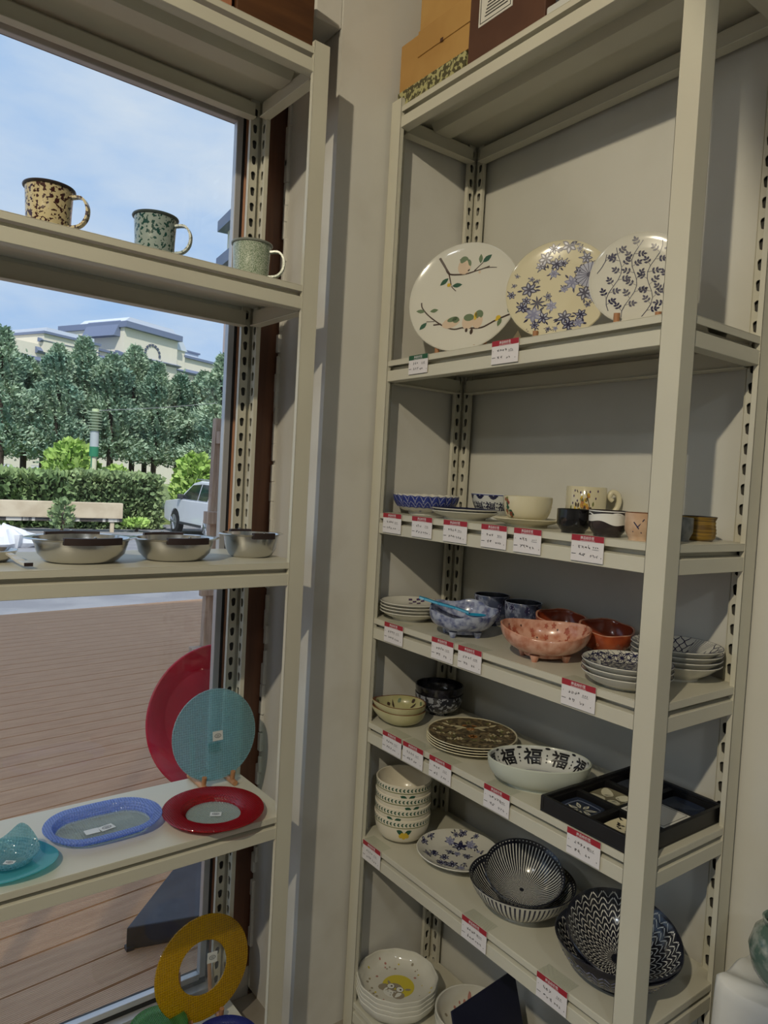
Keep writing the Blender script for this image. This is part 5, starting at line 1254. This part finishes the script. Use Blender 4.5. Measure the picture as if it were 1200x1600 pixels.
# white car
M_carw = mat('white_car_paint', (226, 228, 234), .25, coat=.4); M_carg = mat('car_glass', (34, 38, 46), .1, coat=.3); M_tyre = mat('tyre', (28, 28, 30), .8); M_rim = mat('alloy', (176, 180, 186), .3, .8); M_trim = mat('car_trim', (58, 60, 64), .6)
def suv(label, loc, rz, sc_=1, paint=None, group=None):
    t = thing('car', label, 'car', loc, rz, group); t.scale = (sc_,)*3
    paint = paint or M_carw
    def side(pts, y0, y1, mm, name, par, inset=0):
        n = len(pts); return MB().prism(pts, lambda p_: (p_[0], y0, p_[1]), lambda p_: (p_[0], y1, p_[1])).build(name, mm, par, smooth=0, bevel=.05 if inset == 0 else .01, bseg=3)
    body = [(-2.38, .52), (-2.42, .85), (-2.36, 1.08), (-1.25, 1.16), (2.25, 1.16), (2.36, .95), (2.38, .5), (1.95, .36)]
    for cx in (1.42, -1.38): pass
    arch = lambda cx: [(cx+.46*math.cos(a), .38+.46*math.sin(a)) for a in [PI*k/8 for k in range(9)]]
    low = [(2.38, .5), (2.36, .95), (2.25, 1.16), (-1.25, 1.16), (-2.30, 1.06), (-2.42, .85), (-2.38, .45)]
    poly = low+[(-1.85, .36)]+list(reversed(arch(-1.38)))+[(.9, .32)]+list(reversed(arch(1.42)))+[(1.95, .36)]
    side(poly, -.93, .93, paint, 'body', t)
    cab = [(-1.25, 1.14), (-.35, 1.74), (.2, 1.82), (1.7, 1.80), (2.28, 1.14)]
    n = len(cab); mb = MB(); vs = []
    for yy, f in ((-.90, 0), (-.72, 1), (.72, 1), (.90, 0)): pass
    vs = [(x, -.90 if zz < 1.3 else -.70, zz) for x, zz in cab]+[(x, .90 if zz < 1.3 else .70, zz) for x, zz in cab]
    mb.add(vs, [tuple(reversed(range(n))), tuple(range(n, 2*n))]+[(i, (i+1) % n, n+(i+1) % n, n+i) for i in range(n)])
    mb.build('cabin', paint, t, smooth=0, bevel=.05, bseg=3)
    for sg in (-1, 1):
        for pts in ([(-.95, 1.20), (-.30, 1.66), (.38, 1.71), (.42, 1.20)], [(.50, 1.20), (.46, 1.71), (1.18, 1.70), (1.22, 1.20)], [(1.30, 1.20), (1.26, 1.70), (1.62, 1.68), (2.02, 1.22)]):
            f = lambda x, zz, o: (x, sg*(.905-(zz-1.14)/.6*.19+o), zz)
            MB().prism(pts, lambda p_: f(*p_, .012), lambda p_: f(*p_, -.01)).build('side_window', M_carg, t, smooth=0)
        MB().box(-.98, -.82, sg*.93-.10, sg*.93+.10, 1.18, 1.34).build('wing_mirror', M_trim, t, smooth=0, bevel=.03)
        MB().box(-.9, .92, sg*.93-.03, sg*.93+.03, .36, .44).build('side_step', M_trim, t, smooth=0)
        MB().tube([(-.3, sg*.62, 1.86), (1.6, sg*.62, 1.86)], .02, 6).build('roof_rail', M_rim, t)
        for cx in (-1.38, 1.42):
            o = MB().lathe([(0, -.12), (.30, -.12), (.39, -.09), (.39, .09), (.30, .12), (0, .12)], 28).build('wheel', M_tyre, t, smooth=40, loc=(cx, sg*.84, .39), rot=(PI/2, 0, 0))
            hub = MB().lathe([(0, -.02), (.06, -.02), (.26, -.005), (.26, .01), (0, .01)], 20)
            for k in range(5): a = 2*PI*k/5; hub.tube([(.05*math.cos(a), .05*math.sin(a), -.02), (.25*math.cos(a), .25*math.sin(a), -.018)], .03, 6)
            hub.build('alloy_rim', M_rim, o, smooth=40, loc=(0, 0, .125 if sg < 0 else -.125), rot=(PI if sg < 0 else 0, 0, 0))
    ws = [(-1.18, -.80, 1.20), (-1.18, .80, 1.20), (-.42, .64, 1.69), (-.42, -.64, 1.69)]
    nv = Vector((-.62, 0, .78))*.03; MB().add([Vector(v)+nv for v in ws]+[Vector(v)-nv*.2 for v in ws], [(0, 1, 2, 3), (4, 7, 6, 5), (0, 4, 5, 1), (1, 5, 6, 2), (2, 6, 7, 3), (3, 7, 4, 0)]).build('windscreen', M_carg, t, smooth=0)
    MB().box(-2.44, -2.36, -.45, .45, .62, .92).build('grille', M_trim, t, smooth=0, bevel=.02)
    return t
suv('white off-road car parked on the street beside the hedge', (9.67, 22.1, GS), math.radians(-90))
suv('pale car parked far behind the pines, left one', (6.6, 52, GS+.06), .2, 1, mat('pale_grey_paint', (196, 200, 210), .3), 'cars parked behind the pines')
suv('pale car parked far behind the pines, next to the left one', (10.2, 53, GS+.06), .2, 1, mat('silver_paint', (170, 176, 190), .3), 'cars parked behind the pines')
suv('white car parked far behind the pines, right one', (14.2, 54, GS+.06), .2, 1, None, 'cars parked behind the pines')
# litter sacks on the street
def sack(label, loc, m_, sx, sy, sz, seed):
    r = random.Random(seed); ph = [r.uniform(0, 6) for _ in range(6)]
    def w_(q):
        x, y, zz = q; a = math.atan2(y, x); f = 1+.18*math.sin(3*a+ph[0])+.10*math.sin(7*a+ph[1]+zz*9)+.06*math.sin(13*a+ph[2])
        return (x*f*sx, y*f*sy, max(0, zz*sz*(1+.2*math.sin(2*a+ph[3]))))
    tag(MB().lathe([(0, 0), (.8, 0), (1, .2), (.9, .55), (.6, .8), (.35, .92), (.15, 1), (0, .98)], 48, warp=w_).build('litter_sack', m_, None, smooth=25, loc=loc), label, 'sack')
sack('crumpled white plastic sheet heaped on the street', (2.95, 19.6, GS), mat('white_plastic', (222, 224, 230), .4), .85, .5, .50, 3)
sack('orange sack lying at the left edge of the street', (1.75, 20.2, GS), mat('orange_plastic', (206, 110, 70), .5), .5, .4, .62, 5)
sack('small bright blue bag on the street', (4.35, 20.6, GS), mat('blue_plastic', (60, 104, 190), .5), .20, .16, .20, 6)
# ------------------------------------------------------------------ buildings across the street
M_cream = mat('cream_render', (224, 216, 198), .8); M_slate = mat('slate_roof_band', (112, 122, 148), .6); M_roofw = mat('pale_roof', (206, 212, 222), .6); M_winb = mat('far_window', (84, 90, 106), .4); M_pinkw = mat('pink_render', (222, 196, 190), .8, col2=(214, 188, 182), nscale=.4)
t = thing('apartment_building', 'long cream apartment building with blue-grey cornices behind the pines', 'building', (30.94, 101.77, GS), math.atan2(.423, .906))
def blk(name, x0, x1, y0, y1, z0, z1, m_, par=None, bevel=0): return MB().box(x0, x1, y0, y1, z0, z1).build(name, m_, par or t, smooth=0, bevel=bevel)
def cornice(x0, x1, z0, h, out=.7): 
    MB().prism([(-out, z0+h*.35), (-out*.55, z0), (.05, z0), (.05, z0+h), (-out*.2, z0+h)], lambda p_: (x0-.4, p_[0], p_[1]), lambda p_: (x1+.4, p_[0], p_[1])).build('cornice', M_slate, t, smooth=0)
G0 = -GS
body = blk('wall', -30, 30, 0, 12, 0, 15.9+G0, M_cream)
blk('wall', -14.2, -6.2, -.6, 12, 15+G0, 17.2+G0, M_cream); blk('wall', -6.2, -2.6, .4, 12, 15+G0, 16.8+G0, M_cream)
blk('wall', -2.6, 7.2, -1.2, 12, 14+G0, 20.4+G0, M_cream); blk('wall', 7.2, 9.6, -.4, 12, 14+G0, 19.4+G0, M_cream); blk('wall', 9.6, 18, 0, 12, 14+G0, 18.6+G0, M_cream)
cornice(-14.2, -6.4, 16.2+G0, .5); blk('roof', -14.4, -6.0, -.9, 12, 17.2+G0, 17.5+G0, M_slate); blk('roof', -13.6, -6.6, -.2, 11, 17.5+G0, 18.1+G0, M_roofw)
cornice(-6.2, -2.6, 15.7+G0, .5, .5); blk('roof', -6.4, -2.4, .1, 12, 16.8+G0, 17.1+G0, M_slate)
for x0, x1, q in ((-14.5, -2.6, 14.8), (7.2, 18, 16.2), (-30, -14.6, 13.6)): cornice(x0, x1, q+G0, .75, .6)
cornice(-2.6, 7.2, 16.5+G0, .8, 1.9); blk('roof', -2.9, 7.5, -1.9, 12, 20.4+G0, 21.2+G0, M_slate)
MB().prism([(-2.6, 21.2+G0), (7.2, 21.2+G0), (6.4, 22.0+G0), (-1.6, 22.0+G0)], lambda p_: (p_[0], -1.0, p_[1]), lambda p_: (p_[0], 8, p_[1])).build('roof', M_roofw, t, smooth=0)
MB().prism([(-3.7, 19.2+G0), (-2.6, 19.2+G0), (-2.6, 21.4+G0)], lambda p_: (p_[0], -.4, p_[1]), lambda p_: (p_[0], 6, p_[1])).build('roof_slope', M_slate, t, smooth=0)
MB().prism([(7.2, 19.4+G0), (9.9, 19.4+G0), (8.2, 21.6+G0), (7.2, 21.6+G0)], lambda p_: (p_[0], -.6, p_[1]), lambda p_: (p_[0], 6, p_[1])).build('roof_slope', M_roofw, t, smooth=0)
blk('roof', 9.4, 18.2, -.4, 12, 18.6+G0, 18.95+G0, M_slate); blk('roof', 12, 15, 2, 8, 18.95+G0, 20.0+G0, M_roofw); blk('roof', 11.8, 15.2, 1.8, 8.2, 20.0+G0, 20.25+G0, M_slate)
# half-round arch motif and windows
for k in range(9):
    a = PI*k/8; MB().box(-.16, .16, -.08, .08, -.18, .18).build('arch_stone', M_winb, t, smooth=0, loc=(2.4+1.35*math.cos(a), -1.25, 17.6+G0+1.35*math.sin(a)), rot=(0, -a, 0))
for x, q in [(5.9, 15.1), (5.9, 13.2), (8.4, 15.0), (10.8, 14.9), (13.0, 14.9), (15.4, 14.6), (8.4, 13.0), (10.8, 12.9), (13.0, 12.8), (15.6, 12.6), (3.2, 15.0), (.6, 15.0), (-1.6, 14.6), (-4.6, 13.6), (-8.6, 13.8), (-11.6, 13.8), (2.0, 13.0), (-4.6, 11.6), (-8.6, 11.6), (-11.6, 11.6)]:
    yf = 0
    f = blk('window', x-.65, x+.65, yf-.12, yf+.05, q+G0-.55, q+G0+.55, M_cream); blk('pane', x-.55, x+.55, yf-.16, yf-.11, q+G0-.47, q+G0+.47, M_winb, f)
t = thing('corner_building', 'tall pinkish building with blue-grey cornices at the right of the window view', 'building', (15.75, 36.3, GS), math.radians(-7))
blk('wall', 0, 9, -16, 0, 0, 12.3-GS, M_pinkw)
blk('wall', 0, 9, -16, 0, 12.9-GS, 14.3-GS, M_cream); blk('wall', .5, 9, -16, -.5, 14.8-GS, 15.5-GS, M_cream)
blk('cornice', -.45, 9, -16, .4, 12.3-GS, 12.9-GS, M_slate); blk('cornice', -.45, 9, -16, .4, 14.3-GS, 14.85-GS, M_slate); blk('cornice', .3, 9, -16, -.3, 15.5-GS, 15.7-GS, M_slate)
for q in range(4):
    f = blk('window', -.06, .05, -4.2-q*3, -2.8-q*3, 8.2, 9.8, M_cream); blk('pane', -.08, -.05, -4.05-q*3, -2.95-q*3, 8.35, 9.65, M_winb, f)
